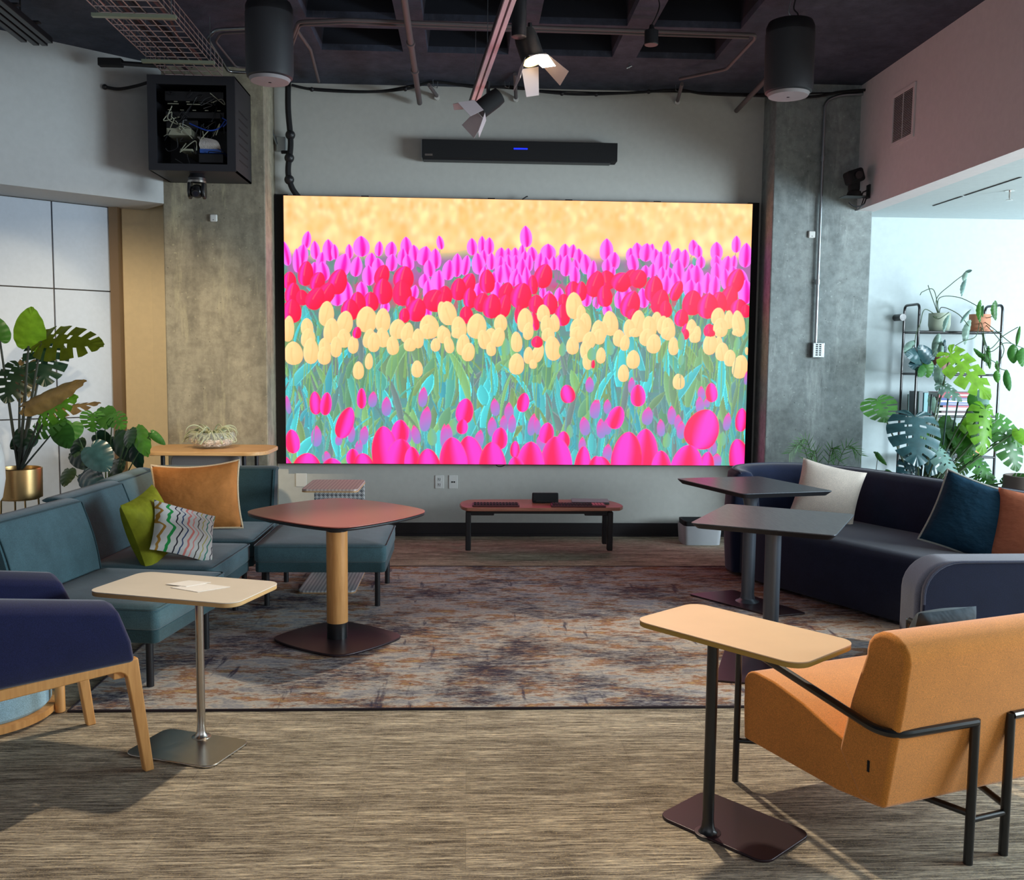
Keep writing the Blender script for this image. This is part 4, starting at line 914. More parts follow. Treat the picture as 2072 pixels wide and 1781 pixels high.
for k in range(95):
    a = rb.uniform(0, 2*PI); L = rb.uniform(.13, .27); ph = rb.uniform(.1, 1.25); dph = rb.uniform(2.2, 4.6); K = 14
    dirv = Vector((math.cos(a), math.sin(a), 0)); sd = Vector((-dirv.y, dirv.x, 0)); p = Vector((.03*math.cos(a), .03*math.sin(a), .05)); pts = [p.copy()]; tw = rb.uniform(-.5, .5)
    for i in range(K):
        q = i/K; f_ = ph+dph*q*q; p = p+(dirv*math.sin(f_)+Vector((0, 0, math.cos(f_)))+sd*tw*q)*(L/K); p.z = max(p.z, .045); pts.append(p.copy())
    m.tube(pts, .005, 5, radii=[.0105*(1-i/(K+.5))**.8+.0008 for i in range(K+1)])
m.build('airplant', plain('airplant_grey_green', (186, 192, 160), .8, var=.2), t, smooth=True)

# C shaped side table with houndstooth face
def houndstooth():
    m, nt, p = newmat('houndstooth_laminate')
    tc = N(nt, 'ShaderNodeTexCoord'); sx = N(nt, 'ShaderNodeSeparateXYZ'); nt.links.new(tc.outputs['Object'], sx.inputs[0])
    S = 1/.030
    def mth(op, a, b_=None, c_=None):
        n = N(nt, 'ShaderNodeMath', operation=op)
        for i, v in enumerate((a, b_, c_)):
            if v is None: continue
            if isinstance(v, (int, float)): n.inputs[i].default_value = v
            else: nt.links.new(v, n.inputs[i])
        return n.outputs[0]
    zy = mth('ADD', sx.outputs[2], sx.outputs[1])
    u = mth('MULTIPLY', sx.outputs[0], S); v = mth('MULTIPLY', zy, S)
    fu = mth('FRACT', mth('ADD', u, 100.0)); fv = mth('FRACT', mth('ADD', v, 100.0))
    a = mth('LESS_THAN', fu, .5); b_ = mth('LESS_THAN', fv, .5)
    dg = mth('LESS_THAN', mth('FRACT', mth('ADD', mth('MULTIPLY', mth('ADD', u, v), 2.0), 100.0)), .5)
    both = mth('MULTIPLY', a, b_); xor = mth('ABSOLUTE', mth('SUBTRACT', a, b_)); val = mth('ADD', both, mth('MULTIPLY', xor, dg))
    nt.links.new(mix(nt, s2l((206, 208, 208)), s2l((104, 106, 112)), val), p.inputs['Base Color']); p.inputs['Roughness'].default_value = .6
    return m
HT = houndstooth()
def stripes(name, a, b_, w_, axis=0):
    m, nt, p = newmat(name); tc = N(nt, 'ShaderNodeTexCoord'); sx = N(nt, 'ShaderNodeSeparateXYZ'); nt.links.new(tc.outputs['Object'], sx.inputs[0])
    n = N(nt, 'ShaderNodeMath', operation='PINGPONG'); nt.links.new(sx.outputs[axis], n.inputs[0]); n.inputs[1].default_value = w_
    g = N(nt, 'ShaderNodeMath', operation='GREATER_THAN'); nt.links.new(n.outputs[0], g.inputs[0]); g.inputs[1].default_value = w_/2
    nt.links.new(mix(nt, s2l(a), s2l(b_), g.outputs[0]), p.inputs['Base Color']); p.inputs['Roughness'].default_value = .5; return m
t = thing('c_shaped_table', 'C shaped side table with houndstooth upright under the screen left corner', 'table', (-.915, 6.50, .008))
ST = stripes('striped_laminate', (214, 196, 186), (190, 166, 160), .012)
MB().prism(rrect(.37, .50, .04, 5, 0, .0), .648, .662).build('tabletop', ST, t, bevel=.003)
MB().prism(rrect(.372, .502, .04, 5, 0, .0), .640, .6478).build('tabletop_edge', M['woodx'], t, bevel=.002)
MB().box((-.178, .235, .02), (.178, .25, .648)).build('upright', HT, t, bevel=.004)
MB().prism(rrect(.37, .66, .04, 5, 0, -.08), .006, .018).build('base', stripes('striped_laminate_grey', (196, 194, 194), (150, 150, 154), .012), t, bevel=.003)
MB().prism(rrect(.372, .662, .04, 5, 0, -.08), .001, .0058).build('base_edge', M['woodx'], t, bevel=.001)
# grey planter box with black liner by the sofa
t = thing('planter_box', 'pale grey planter box with black rim standing by the wall behind the black tables', 'planter', (1.965, 7.86, 0))
m = MB(); R = [(rrect(.31, .24, .04, 5), 0.0), (rrect(.33, .26, .04, 5), .15), (rrect(.33, .26, .04, 5), .16), (rrect(.31, .24, .03, 5), .16), (rrect(.30, .23, .03, 5), .05)]
n = len(R[0][0]); vs = [(p[0], p[1], z) for q, z in R for p in q]; fs = [(k*n+i, k*n+(i+1) % n, (k+1)*n+(i+1) % n, (k+1)*n+i) for k in range(4) for i in range(n)]+[tuple(range(n))[::-1], tuple(4*n+i for i in range(n))]
m.add(vs, fs).build('box', plain('fibre_cement', (176, 178, 182), .85, bscale=80), t, smooth=True)
m = MB(); R = [(rrect(.306, .236, .03, 5), .14), (rrect(.31, .24, .03, 5), .20), (rrect(.29, .22, .03, 5), .20), (rrect(.28, .21, .03, 5), .14)]
n = len(R[0][0]); vs = [(p[0], p[1], z) for q, z in R for p in q]; fs = [(k*n+i, k*n+(i+1) % n, (k+1)*n+(i+1) % n, (k+1)*n+i) for k in range(3) for i in range(n)]+[tuple(3*n+i for i in range(n))]
m.add(vs, fs).build('liner', M['blackm'], t, smooth=True)

# ------------------------------------------------------------------ pillows
def pillow(label, c, w_, h_, th, yaw_, lean, rl, mat, piping=None, name='throw_pillow', group=None, sag=.0, chop=0.0, back=None):
    n = 22; o_pts = []
    def surf(sgn):
        P = []
        for i in range(n+1):
            u = -1+2*i/n; row = []
            for j in range(n+1):
                v = -1+2*j/n
                px = u*(1-.075*(1-v*v)**1.0); pz = v*(1-.075*(1-u*u)**1.0)
                if v > 0: pz -= chop*(1-u*u)**.8*v*v
                t_ = ((1-u**2)*(1-v**2))**.42
                px -= 0; wr = .05*math.sin(5*u+3*v)*math.sin(4*v-2*u)*(1-t_)
                row.append((px*w_/2, sgn*(t_*(1+wr)*th/2), pz*h_/2-(sag*t_*(1-v)*.5)))
            P.append(row)
        return P
    e = thing(name, label, 'pillow', c, 0, group)
    e.rotation_euler = (Matrix.Rotation(yaw_, 3, 'Z') @ Matrix.Rotation(lean, 3, 'X') @ Matrix.Rotation(rl, 3, 'Y')).to_euler()
    f = surf(-1); b_ = surf(1)
    if back is None:
        m = MB(); m.grid(f); m.grid(b_); o = m.build('cover', mat, e, smooth=True, angle=180)
    else:
        MB().grid(f).build('cover', mat, e, smooth=True, angle=180); MB().grid(b_).build('back_cover', back, e, smooth=True, angle=180)
    edge = [f[i][0] for i in range(n+1)]+[f[n][j] for j in range(1, n+1)]+[f[i][n] for i in range(n-1, -1, -1)]+[f[0][j] for j in range(n-1, 0, -1)]
    if piping: MB().tube(edge, .0075, 8, True).build('piping', piping, e, smooth=True)
    return e
V_or = velvet('orange_velvet', (198, 126, 66), .14, .5); V_cr = fabric('cream_piping', (232, 206, 170), 300, .05)
V_gr = velvet('lime_velvet', (150, 152, 36), .22, .5); V_te = velvet('petrol_velvet', (26, 62, 84), .2, .6)
V_wh = fabric('cream_slub_linen', (232, 216, 202), 420, .06, .2, .3); V_pk = velvet('terracotta_velvet', (206, 122, 90), .12, .5); V_sl = velvet('slate_velvet', (64, 78, 88), .3, .8)
def wavy():
    m, nt, p = newmat('wavy_stripe_print'); tc = N(nt, 'ShaderNodeTexCoord'); sx = N(nt, 'ShaderNodeSeparateXYZ'); nt.links.new(tc.outputs['Object'], sx.inputs[0])
    nz = N(nt, 'ShaderNodeTexNoise'); nz.noise_dimensions = '1D'; nz.inputs['Scale'].default_value = 14; nz.inputs['Detail'].default_value = 1; nt.links.new(sx.outputs[2], nz.inputs['W'])
    a = N(nt, 'ShaderNodeMath', operation='MULTIPLY_ADD'); nt.links.new(nz.outputs['Fac'], a.inputs[0]); a.inputs[1].default_value = .10; nt.links.new(sx.outputs[0], a.inputs[2])
    mr = N(nt, 'ShaderNodeMapRange'); mr.inputs['From Min'].default_value = -.15; mr.inputs['From Max'].default_value = .25; nt.links.new(a.outputs[0], mr.inputs[0])
    W_ = s2l((232, 228, 222)); st = []
    for pos, col, wd in ((.10, (184, 134, 50), .035), (.22, (30, 160, 74), .045), (.34, (40, 36, 50), .022), (.42, (60, 80, 120), .018), (.50, (240, 140, 130), .03), (.58, (244, 160, 150), .02), (.66, (80, 70, 60), .012), (.73, (200, 190, 100), .015), (.80, (70, 150, 130), .02), (.88, (60, 60, 70), .015), (.94, (50, 150, 90), .02)):
        st += [(pos, s2l(col)), (pos+wd, W_)]
    st = [(0, W_)]+st
    nt.links.new(ramp(nt, mr.outputs[0], st, 'CONSTANT'), p.inputs['Base Color']); p.inputs['Roughness'].default_value = .85
    return m
pillow('large orange velvet pillow with cream piping in the sofa corner', (-1.755, 6.17, .630), .55, .45, .19, math.radians(10), math.radians(-16), math.radians(-3), V_or, V_cr, chop=.07)
pillow('lime green velvet pillow standing on the middle teal module', (-1.77, 5.30, .585), .38, .40, .19, math.radians(80), math.radians(-16), math.radians(-10), V_gr)
pillow('small white pillow with wavy coloured stripes leaning on the lime pillow', (-1.575, 5.27, .565), .37, .31, .13, math.radians(50), math.radians(-32), math.radians(24), wavy(), back=fabric('grey_pillow_back', (96, 92, 92), 300, .06))
pillow('cream linen pillow at the far end of the navy sofa', (2.53, 6.50, .62), .44, .42, .15, math.radians(-20), math.radians(-18), math.radians(12), V_wh)
pillow('petrol blue velvet pillow with pale piping on the navy sofa', (3.0, 5.44, .625), .46, .46, .16, math.radians(-32), math.radians(-16), math.radians(17), V_te, fabric('pale_piping', (190, 190, 180), 300, .05))
pillow('terracotta velvet pillow at the right edge beside the petrol blue pillow', (3.25, 5.21, .60), .46, .42, .16, math.radians(-40), math.radians(-14), math.radians(4), V_pk)
pillow('slate velvet pillow showing above the backrest of the orange chair', (1.535, 2.97, .60), .25, .32, .15, math.radians(20), math.radians(16), 0, V_sl, chop=-.06)
# ------------------------------------------------------------------ plants
def leafmat(name, cols, rough=.38, trans=.35):
    m, nt, p = newmat(name); g = N(nt, 'ShaderNodeNewGeometry')
    c = ramp(nt, g.outputs['Random Per Island'], [(i/max(1, len(cols)-1), s2l(q)) for i, q in enumerate(cols)])
    f = noise(nt, coords(nt), 18, 3); c = mix(nt, c, ramp(nt, f, [(.3, (.75, .75, .75)), (.7, (1.15, 1.15, 1.15))]), 1.0, 'MULTIPLY')
    nt.links.new(c, p.inputs['Base Color']); p.inputs['Roughness'].default_value = rough
    tr = N(nt, 'ShaderNodeBsdfTranslucent'); nt.links.new(c, tr.inputs[0]); ms = N(nt, 'ShaderNodeMixShader'); ms.inputs[0].default_value = trans
    nt.links.new(p.outputs[0], ms.inputs[1]); nt.links.new(tr.outputs[0], ms.inputs[2]); nt.links.new(ms.outputs[0], nt.nodes['Material Output'].inputs[0])
    return m
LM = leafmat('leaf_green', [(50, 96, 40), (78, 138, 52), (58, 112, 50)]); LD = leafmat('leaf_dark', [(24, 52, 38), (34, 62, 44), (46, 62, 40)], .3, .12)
LY = leafmat('leaf_young', [(110, 176, 30), (138, 190, 48), (96, 166, 44)], .4, .5); LB = leafmat('leaf_bronze', [(172, 146, 92), (136, 118, 74), (182, 152, 100)], .4, .3)
LT = leafmat('leaf_blue_green', [(44, 76, 84), (58, 92, 96), (36, 64, 70)], .22, .1); LO = leafmat('leaf_olive', [(100, 118, 26), (84, 104, 26)], .35, .4)
LS = leafmat('leaf_silver', [(134, 166, 158), (116, 150, 140), (150, 176, 160)], .3, .2)
STEM = plain('stem_green', (62, 84, 50), .5); STEMD = plain('stem_dark', (48, 54, 46), .5)
HEART = [(0, .0), (.10, -.10), (.24, -.13), (.38, -.06), (.48, .10), (.50, .30), (.45, .52), (.34, .73), (.18, .90), (.06, .98), (0, 1.0)]
OVAL = [(0, .0), (.12, .02), (.30, .14), (.42, .32), (.44, .50), (.36, .72), (.20, .90), (.07, .98), (0, 1.0)]
def leaf(mb, base, tip, width, nrm=(0, -1, .3), cut=False, curl=.25, droop=.15, prof=None, holes=True):
    base = Vector(base); tip = Vector(tip); ax = tip-base; L = ax.length; ax.normalize(); n = Vector(nrm); n = (n-ax*n.dot(ax)).normalized(); s_ = ax.cross(n)
    K = 40; pr = spline([(*p, 0) for p in (prof or HEART)], 5); 
    # resample
    def samp(t):
        f = t*(len(pr)-1); i = min(int(f), len(pr)-2); return pr[i].lerp(pr[i+1], f-i)
    ts = [0, .14, .40, .72, 1.0] if cut else [0, .35, .7, 1.0]
    gaps = {11, 16, 21, 26, 30} if cut else set()
    vs = []; fs = []
    for sg in (-1, 1):
        o0 = len(vs)
        for k in range(K+1):
            p = samp(k/K); my = max(0.0, min(1.0, .02+(p.y*.80 if p.y > 0 else 0)+.0*k))
            if k == K: my = 1.0
            for t in ts:
                x = p.x*t*(1-.0*t); y = my+(p.y-my)*t
                if cut and t == 1 and any(abs(k-g) <= 1 for g in gaps): pass
                z = -curl*(x*2)**2*.5-droop*y*y+.012*math.sin(k*1.3)*t
                vs.append(tuple(base+s_*(sg*x*width)+ax*(y*L)+n*(z*L)))
        m_ = len(ts)
        for k in range(K):
            for j in range(m_-1):
                if cut and k in gaps and j >= 2: continue
                if cut and holes and k in (13, 18, 23) and j == 1: continue
                a = o0+k*m_+j; q = (a, a+1, a+m_+1, a+m_)
                fs.append(q if sg > 0 else q[::-1])
    # weld midrib of both halves so each leaf is one island
    n_ = (K+1)*len(ts); remap = {n_+k*len(ts): k*len(ts) for k in range(K+1)}
    fs = [tuple(remap.get(i, i) for i in f) for f in fs]
    mb.add(vs, fs)
def petiole(mb, a, b, r=.006, sag=.05, n=8, r2=None):
    a = Vector(a); b = Vector(b); pts = []
    for i in range(n+1):
        t = i/n; p = a.lerp(b, t); p.z += sag*math.sin(PI*t); pts.append(p)
    mb.tube(pts, r, 6, radii=[r+((r2 or r*.6)-r)*i/n for i in range(n+1)])
def plant_parts(t, groups, stems, smat=None):
    for mat, L, nm in groups:
        m = MB()
        for a in L: leaf(m, *a[:-1], **a[-1]) if isinstance(a[-1], dict) else leaf(m, *a)
        m.build(nm, mat, t, smooth=True, world=True, angle=180)
    m = MB()
    for s_ in stems: petiole(m, *s_)
    m.build('stems', smat or STEM, t, smooth=True, world=True)
CU = dict(cut=True)
# tall split-leaf plant in a gold pot, left edge
pc = (-2.519, 5.4, 0.906); px_, py_, pz_ = pc
t = thing('potted_monstera', 'tall split-leaf plant in a gold pot on a wire stand at the left edge', 'plant', (px_, py_, 0))
gold = metal('brass_pot', (214, 176, 120), .28)
pb = (-2.525, 5.4, 0.733)[2]
MB().lathe([(.10, pb), (.118, pb+.006), (.120, pz_-.004), (.117, pz_), (.112, pz_-.002), (.110, pz_-.05)], 40).build('pot', gold, t, smooth=True)
MB().lathe([(.109, pz_-.04), (.05, pz_-.03), (.002, pz_-.028)], 24, cap=False).build('soil', plain('soil', (44, 34, 28), .95), t)
for k in range(4):
    a = math.radians(40+90*k); MB().cyl((.13*math.cos(a), .13*math.sin(a), 0), (.095*math.cos(a), .095*math.sin(a), pb+.02), .005).build('stand_leg', gold, t)
MB().tube([(.098*math.cos(2*PI*k/32), .098*math.sin(2*PI*k/32), pb) for k in range(32)], .005, 6, True).build('stand_ring', gold, t, smooth=True)
b0 = (px_, py_, pz_-.03)
plant_parts(t, [
 (LY, [((-2.42, 5.35, 1.586), (-2.358, 5.25, 1.787), .17, (.15, -1, -.1), dict(curl=.1, droop=.1)), ((-2.346, 5.3, 1.208), (-2.132, 5.2, 1.323), .15, (.2, -1, .5), CU)], 'young_foliage'),
 (LO, [((-2.35, 5.35, 1.614), (-2.002, 5.25, 1.627), .25, (.1, -1, .75), dict(cut=True, curl=.12))], 'olive_foliage'),
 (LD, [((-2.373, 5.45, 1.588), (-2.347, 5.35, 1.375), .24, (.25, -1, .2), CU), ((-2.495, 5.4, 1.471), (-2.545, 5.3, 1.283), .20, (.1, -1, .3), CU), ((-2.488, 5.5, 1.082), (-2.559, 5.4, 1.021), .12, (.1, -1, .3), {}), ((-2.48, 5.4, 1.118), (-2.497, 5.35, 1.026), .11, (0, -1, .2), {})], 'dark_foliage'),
 (LB, [((-2.429, 5.3, 1.257), (-2.083, 5.15, 1.42), .12, (.1, -1, .5), dict(curl=.25)), ((-2.298, 5.3, 1.231), (-2.012, 5.2, 1.303), .07, (.1, -1, .6), CU), ((-2.491, 5.5, 1.49), (-2.536, 5.45, 1.268), .15, (.1, -1, .2), CU)], 'bronze_foliage'),
 (LM, [((-2.398, 5.35, 1.128), (-2.209, 5.25, 1.191), .13, (.1, -1, .4), CU), ((-2.273, 5.35, 1.146), (-2.181, 5.25, 1.045), .12, (.2, -1, .5), dict(curl=.2)), ((-2.597, 5.4, 1.612), (-2.605, 5.35, 1.746), .12, (.1, -1, .4), {})], 'foliage')],
 [(b0, (-2.42, 5.35, 1.586), .010, .0), (b0, (-2.35, 5.35, 1.614), .010, .0), (b0, (-2.373, 5.45, 1.588), .009, .0), (b0, (-2.495, 5.4, 1.471), .009, 0), (b0, (-2.597, 5.4, 1.612), .010, 0), (b0, (-2.429, 5.3, 1.257), .008, 0), (b0, (-2.346, 5.3, 1.208), .008, 0), (b0, (-2.298, 5.3, 1.231), .008, 0), (b0, (-2.398, 5.35, 1.128), .008, 0), (b0, (-2.273, 5.35, 1.146), .006, 0), (b0, (-2.491, 5.5, 1.49), .008, 0), (b0, (-2.488, 5.5, 1.082), .008, 0)], STEMD)
# white object cut by the left frame edge
q = (-2.528, 5.1, 1.062)
t = thing('white_vase', 'white rounded vase cut off by the left edge of the photo', 'vase', (q[0], q[1], 0))
MB().lathe([(.03, .74), (.055, .78), (.072, .88), (.070, 1.0), (.045, 1.10), (.02, 1.13)], 32).build('body', M['white'], t, smooth=True)
MB().cyl((0, 0, 0), (0, 0, .745), .012).lathe([(.11, 0), (.11, .012), (.02, .02)], 24).build('stand', M['white'], t, smooth=True)
# leafy plant behind the sofa backs
pq = (-2.555, 6.75, 0.418)
t = thing('potted_plant', 'bushy dark green split-leaf plant between the sofa and the left wall panels', 'plant', (pq[0], pq[1], 0))
MB().lathe([(.12, 0), (.15, .02), (.17, .38), (.16, .385), (.155, .33)], 32).build('pot', plain('dark_pot', (60, 60, 64), .6), t, smooth=True)
b0 = (pq[0], pq[1], .34)
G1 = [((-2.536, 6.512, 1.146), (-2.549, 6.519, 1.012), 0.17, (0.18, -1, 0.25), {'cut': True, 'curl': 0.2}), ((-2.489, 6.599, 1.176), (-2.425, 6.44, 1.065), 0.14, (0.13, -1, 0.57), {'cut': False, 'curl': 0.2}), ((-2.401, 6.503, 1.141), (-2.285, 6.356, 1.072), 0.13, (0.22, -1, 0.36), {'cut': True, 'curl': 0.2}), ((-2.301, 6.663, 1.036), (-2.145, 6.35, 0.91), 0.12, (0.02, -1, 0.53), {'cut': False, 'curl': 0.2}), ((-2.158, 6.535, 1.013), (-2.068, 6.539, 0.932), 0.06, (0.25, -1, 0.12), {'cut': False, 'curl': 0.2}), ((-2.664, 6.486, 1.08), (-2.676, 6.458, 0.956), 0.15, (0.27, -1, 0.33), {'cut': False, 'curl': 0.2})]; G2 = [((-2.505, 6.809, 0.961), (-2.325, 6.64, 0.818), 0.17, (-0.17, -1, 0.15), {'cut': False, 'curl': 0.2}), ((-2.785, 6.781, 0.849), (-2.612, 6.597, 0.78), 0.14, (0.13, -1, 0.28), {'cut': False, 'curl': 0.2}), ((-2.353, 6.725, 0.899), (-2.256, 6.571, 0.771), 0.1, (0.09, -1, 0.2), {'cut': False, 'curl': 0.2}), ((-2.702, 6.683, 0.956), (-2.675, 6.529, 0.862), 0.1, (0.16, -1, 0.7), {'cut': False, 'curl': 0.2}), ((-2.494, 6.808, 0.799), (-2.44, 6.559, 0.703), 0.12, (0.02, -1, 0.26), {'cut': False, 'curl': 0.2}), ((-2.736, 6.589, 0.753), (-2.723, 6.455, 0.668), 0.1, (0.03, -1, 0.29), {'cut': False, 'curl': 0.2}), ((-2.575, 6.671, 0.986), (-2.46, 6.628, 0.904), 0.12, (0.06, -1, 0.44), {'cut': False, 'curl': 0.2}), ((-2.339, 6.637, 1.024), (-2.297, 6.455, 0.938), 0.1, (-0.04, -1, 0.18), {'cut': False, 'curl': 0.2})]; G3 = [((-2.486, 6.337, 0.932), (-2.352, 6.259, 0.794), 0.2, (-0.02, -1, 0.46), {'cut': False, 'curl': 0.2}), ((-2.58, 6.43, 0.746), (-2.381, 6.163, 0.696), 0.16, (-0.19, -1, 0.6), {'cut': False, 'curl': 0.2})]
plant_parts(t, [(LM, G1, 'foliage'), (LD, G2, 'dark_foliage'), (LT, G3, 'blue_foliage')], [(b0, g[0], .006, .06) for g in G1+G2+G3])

# palm and plants behind the navy sofa
pq = (2.862, 7.48, 0.474)
t = thing('potted_palm', 'small palm with feathery fronds behind the far end of the navy sofa', 'plant', (pq[0], pq[1], 0))
MB().lathe([(.09, 0), (.11, .02), (.12, .24), (.11, .245), (.105, .2)], 28).build('pot', plain('dark_pot', (60, 60, 64), .6), t, smooth=True)
m = MB(); st = MB(); b0 = Vector((pq[0], pq[1], .22)); rb = random.Random(3)
for e_ in [(2.54, 7.358, 0.814), (2.618, 7.407, 0.869), (2.932, 7.379, 0.775), (3.148, 7.417, 0.796), (2.74, 7.42, 0.737)]:
    e_ = Vector(e_); mid = b0.lerp(e_, .55)+Vector((0, 0, .30)); pts = spline([b0, mid, e_], 10); st.tube(pts, .003, 5)
    for i in range(6, len(pts)-1):
        tg = (pts[min(i+1, len(pts)-1)]-pts[i-1]).normalized(); sd = tg.cross(Vector((0, -1, .2))).normalized(); ln = .11*(1-.5*(i/len(pts)))+.02
        for sg in (-1, 1):
            a = pts[i]; q_ = a+(tg*.8+sd*sg*.75).normalized()*ln+Vector((0, 0, -.012)); w_ = tg*.0035
            m.add([tuple(a-w_), tuple(a+w_), tuple(a.lerp(q_, .5)+w_*1.3), tuple(q_), tuple(a.lerp(q_, .5)-w_*1.3)], [(0, 1, 2, 3, 4)])
m.build('fronds', LM, t, world=True); st.build('stems', STEM, t, world=True)
pq = (3.322, 7.6, 0.458)
t = thing('small_potted_plant', 'thin young plant with one arching leaf behind the navy sofa near the column', 'plant', (pq[0], pq[1], 0))
MB().lathe([(.07, 0), (.09, .02), (.10, .2), (.09, .205), (.085, .17)], 24).build('pot', plain('dark_pot', (60, 60, 64), .6), t, smooth=True)
b0 = (pq[0], pq[1], .18)
plant_parts(t, [(LM, [((3.321, 7.5, 0.804), (3.384, 7.45, 0.721), .05, (0, -1, .6), dict(curl=.3)), ((3.329, 7.5, 0.8), (3.288, 7.5, 0.82), .03, (0, -1, .6), {}), ((3.393, 7.5, 0.667), (3.428, 7.45, 0.649), .05, (0, -1, .6), {})], 'foliage')], [(b0, (3.325, 7.5, 0.804), .004, .02), (b0, (3.393, 7.5, 0.667), .004, .02)])

# big monstera beside the shelf
pq = (3.419, 7.05, 0.596)
t = thing('potted_monstera', 'big split-leaf monstera climbing green stakes in front of the black shelf', 'plant', (pq[0]+.05, pq[1], 0))
MB().lathe([(.17, 0), (.20, .03), (.22, .46), (.20, .465), (.195, .40)], 36).build('pot', plain('pale_blue_pot', (176, 196, 214), .5), t, smooth=True)
b0 = (pq[0]+.05, pq[1], .44)
big_d = [((3.352, 6.95, 1.144), (3.306, 6.75, 0.808), .40, (-.1, -1, .35), dict(cut=True, curl=.3)), ((3.433, 7.1, 0.8), (3.318, 7.0, 0.602), .2, (0, -1, .3), dict(cut=True)), ((3.642, 7.1, 0.897), (3.525, 7.0, 0.698), .2, (0, -1, .3), {})]
big_m = [((3.161, 7.2, 1.257), (3.21, 7.1, 1.096), .31, (.1, -1, .2), dict(cut=True, curl=.12)), ((3.829, 7.0, 0.843), (3.958, 6.9, 0.69), .18, (.1, -1, .7), CU), ((4.029, 6.9, 0.645), (4.133, 6.8, 0.725), .14, (0, -1, .9), CU), ((4.006, 7.0, 1.116), (4.18, 6.9, 0.938), .22, (.1, -1, .4), CU), ((4.061, 6.95, 1.007), (4.131, 6.85, 0.749), .24, (.1, -1, .3), CU), ((3.893, 7.1, 1.298), (3.905, 7.0, 1.145), .14, (0, -1, .3), {}), ((3.844, 7.2, 1.024), (3.759, 7.1, 0.897), .14, (0, -1, .3), {}), ((3.891, 7.0, 0.699), (3.993, 6.9, 0.619), .2, (0, -1, .8), CU), ((3.814, 7.3, 1.094), (3.689, 7.2, 0.984), .15, (0, -1, .3), {}), ((3.728, 7.2, 0.985), (3.712, 7.1, 0.82), .15, (0, -1, .2), {}), ((3.906, 7.2, 0.986), (3.879, 7.1, 0.841), .15, (0, -1, .2), {}), ((3.045, 7.2, 1.325), (3.041, 7.2, 1.329), .001, (0, -1, 0), {}), ((3.795, 7.1, 0.59), (3.65, 7.0, 0.508), .15, (0, -1, .5), {})]
big_y = [((3.671, 7.1, 1.614), (3.927, 6.9, 1.307), .30, (.1, -1, .45), dict(cut=True, curl=.12)), ((3.917, 7.0, 1.205), (3.859, 6.85, 0.874), .25, (.2, -1, .2), dict(cut=True, curl=.3)), ((3.899, 7.2, 1.102), (3.9, 7.1, 0.956), .12, (0, -1, .3), {}), ((3.854, 7.2, 1.07), (3.831, 7.1, 1.012), .08, (0, -1, .3), {}), ((4.128, 6.9, 1.049), (4.142, 6.8, 0.947), .12, (0, -1, .3), {})]
big_s = [((3.61, 7.1, 1.387), (3.744, 7.0, 1.271), .14, (.1, -1, .6), CU), ((3.638, 7.15, 1.401), (3.59, 7.1, 1.537), .09, (.1, -1, .2), {}), ((3.54, 6.95, 0.884), (3.646, 6.8, 0.686), .18, (.2, -1, .5), CU), ((3.95, 7.1, 1.329), (3.941, 7.0, 1.183), .10, (.1, -1, .3), {}), ((3.657, 7.3, 1.269), (3.64, 7.2, 1.158), .08, (.1, -1, .3), {})]
big_f = [((3.536, 7.17, 0.986), (3.566, 7.138, 0.854), 0.13, (0.12, -1, 0.39), {'cut': False, 'curl': 0.2}), ((3.599, 7.182, 1.101), (3.641, 7.159, 0.972), 0.12, (0.2, -1, 0.41), {'cut': False, 'curl': 0.2}), ((3.692, 7.251, 1.035), (3.642, 7.047, 0.913), 0.14, (-0.2, -1, 0.32), {'cut': False, 'curl': 0.2}), ((3.827, 7.27, 0.925), (3.684, 7.014, 0.81), 0.14, (0.2, -1, 0.24), {'cut': False, 'curl': 0.2}), ((3.855, 7.186, 0.909), (3.806, 7.008, 0.781), 0.13, (0.3, -1, 0.54), {'cut': False, 'curl': 0.2}), ((3.823, 7.34, 0.776), (3.779, 7.123, 0.676), 0.13, (-0.18, -1, 0.3), {'cut': False, 'curl': 0.2}), ((3.989, 7.249, 1.037), (3.907, 7.023, 0.925), 0.12, (0.28, -1, 0.32), {'cut': False, 'curl': 0.2}), ((3.65, 7.167, 0.716), (3.592, 7.164, 0.581), 0.15, (-0.14, -1, 0.66), {'cut': False, 'curl': 0.2}), ((3.917, 7.239, 0.787), (3.803, 7.11, 0.685), 0.14, (-0.03, -1, 0.39), {'cut': True, 'curl': 0.2}), ((4.001, 7.175, 0.795), (3.958, 7.007, 0.68), 0.14, (0.23, -1, 0.24), {'cut': True, 'curl': 0.2}), ((3.829, 7.317, 1.046), (3.737, 7.042, 0.952), 0.12, (0.28, -1, 0.64), {'cut': False, 'curl': 0.2}), ((3.594, 7.311, 0.876), (3.46, 7.153, 0.756), 0.14, (0.09, -1, 0.54), {'cut': False, 'curl': 0.2}), ((4.056, 7.159, 1.067), (4.07, 7.095, 0.942), 0.13, (0.21, -1, 0.22), {'cut': False, 'curl': 0.2}), ((4.01, 7.352, 1.171), (3.952, 7.178, 1.073), 0.1, (0.0, -1, 0.32), {'cut': False, 'curl': 0.2})]
pet = [(b0, g[0], .009, .03) for g in big_d+big_m+big_y+big_s if g[2] > .1]
plant_parts(t, [(LT, big_d, 'dark_foliage'), (LM, big_m, 'foliage'), (LY, big_y, 'young_foliage'), (LS, big_s, 'pale_foliage'), (LM, big_f[::2], 'inner_foliage'), (LD, big_f[1::2], 'dark_inner_foliage')], pet+[(b0, g[0], .005, .05) for g in big_f])  # fill leaves alternate between mid green and dark
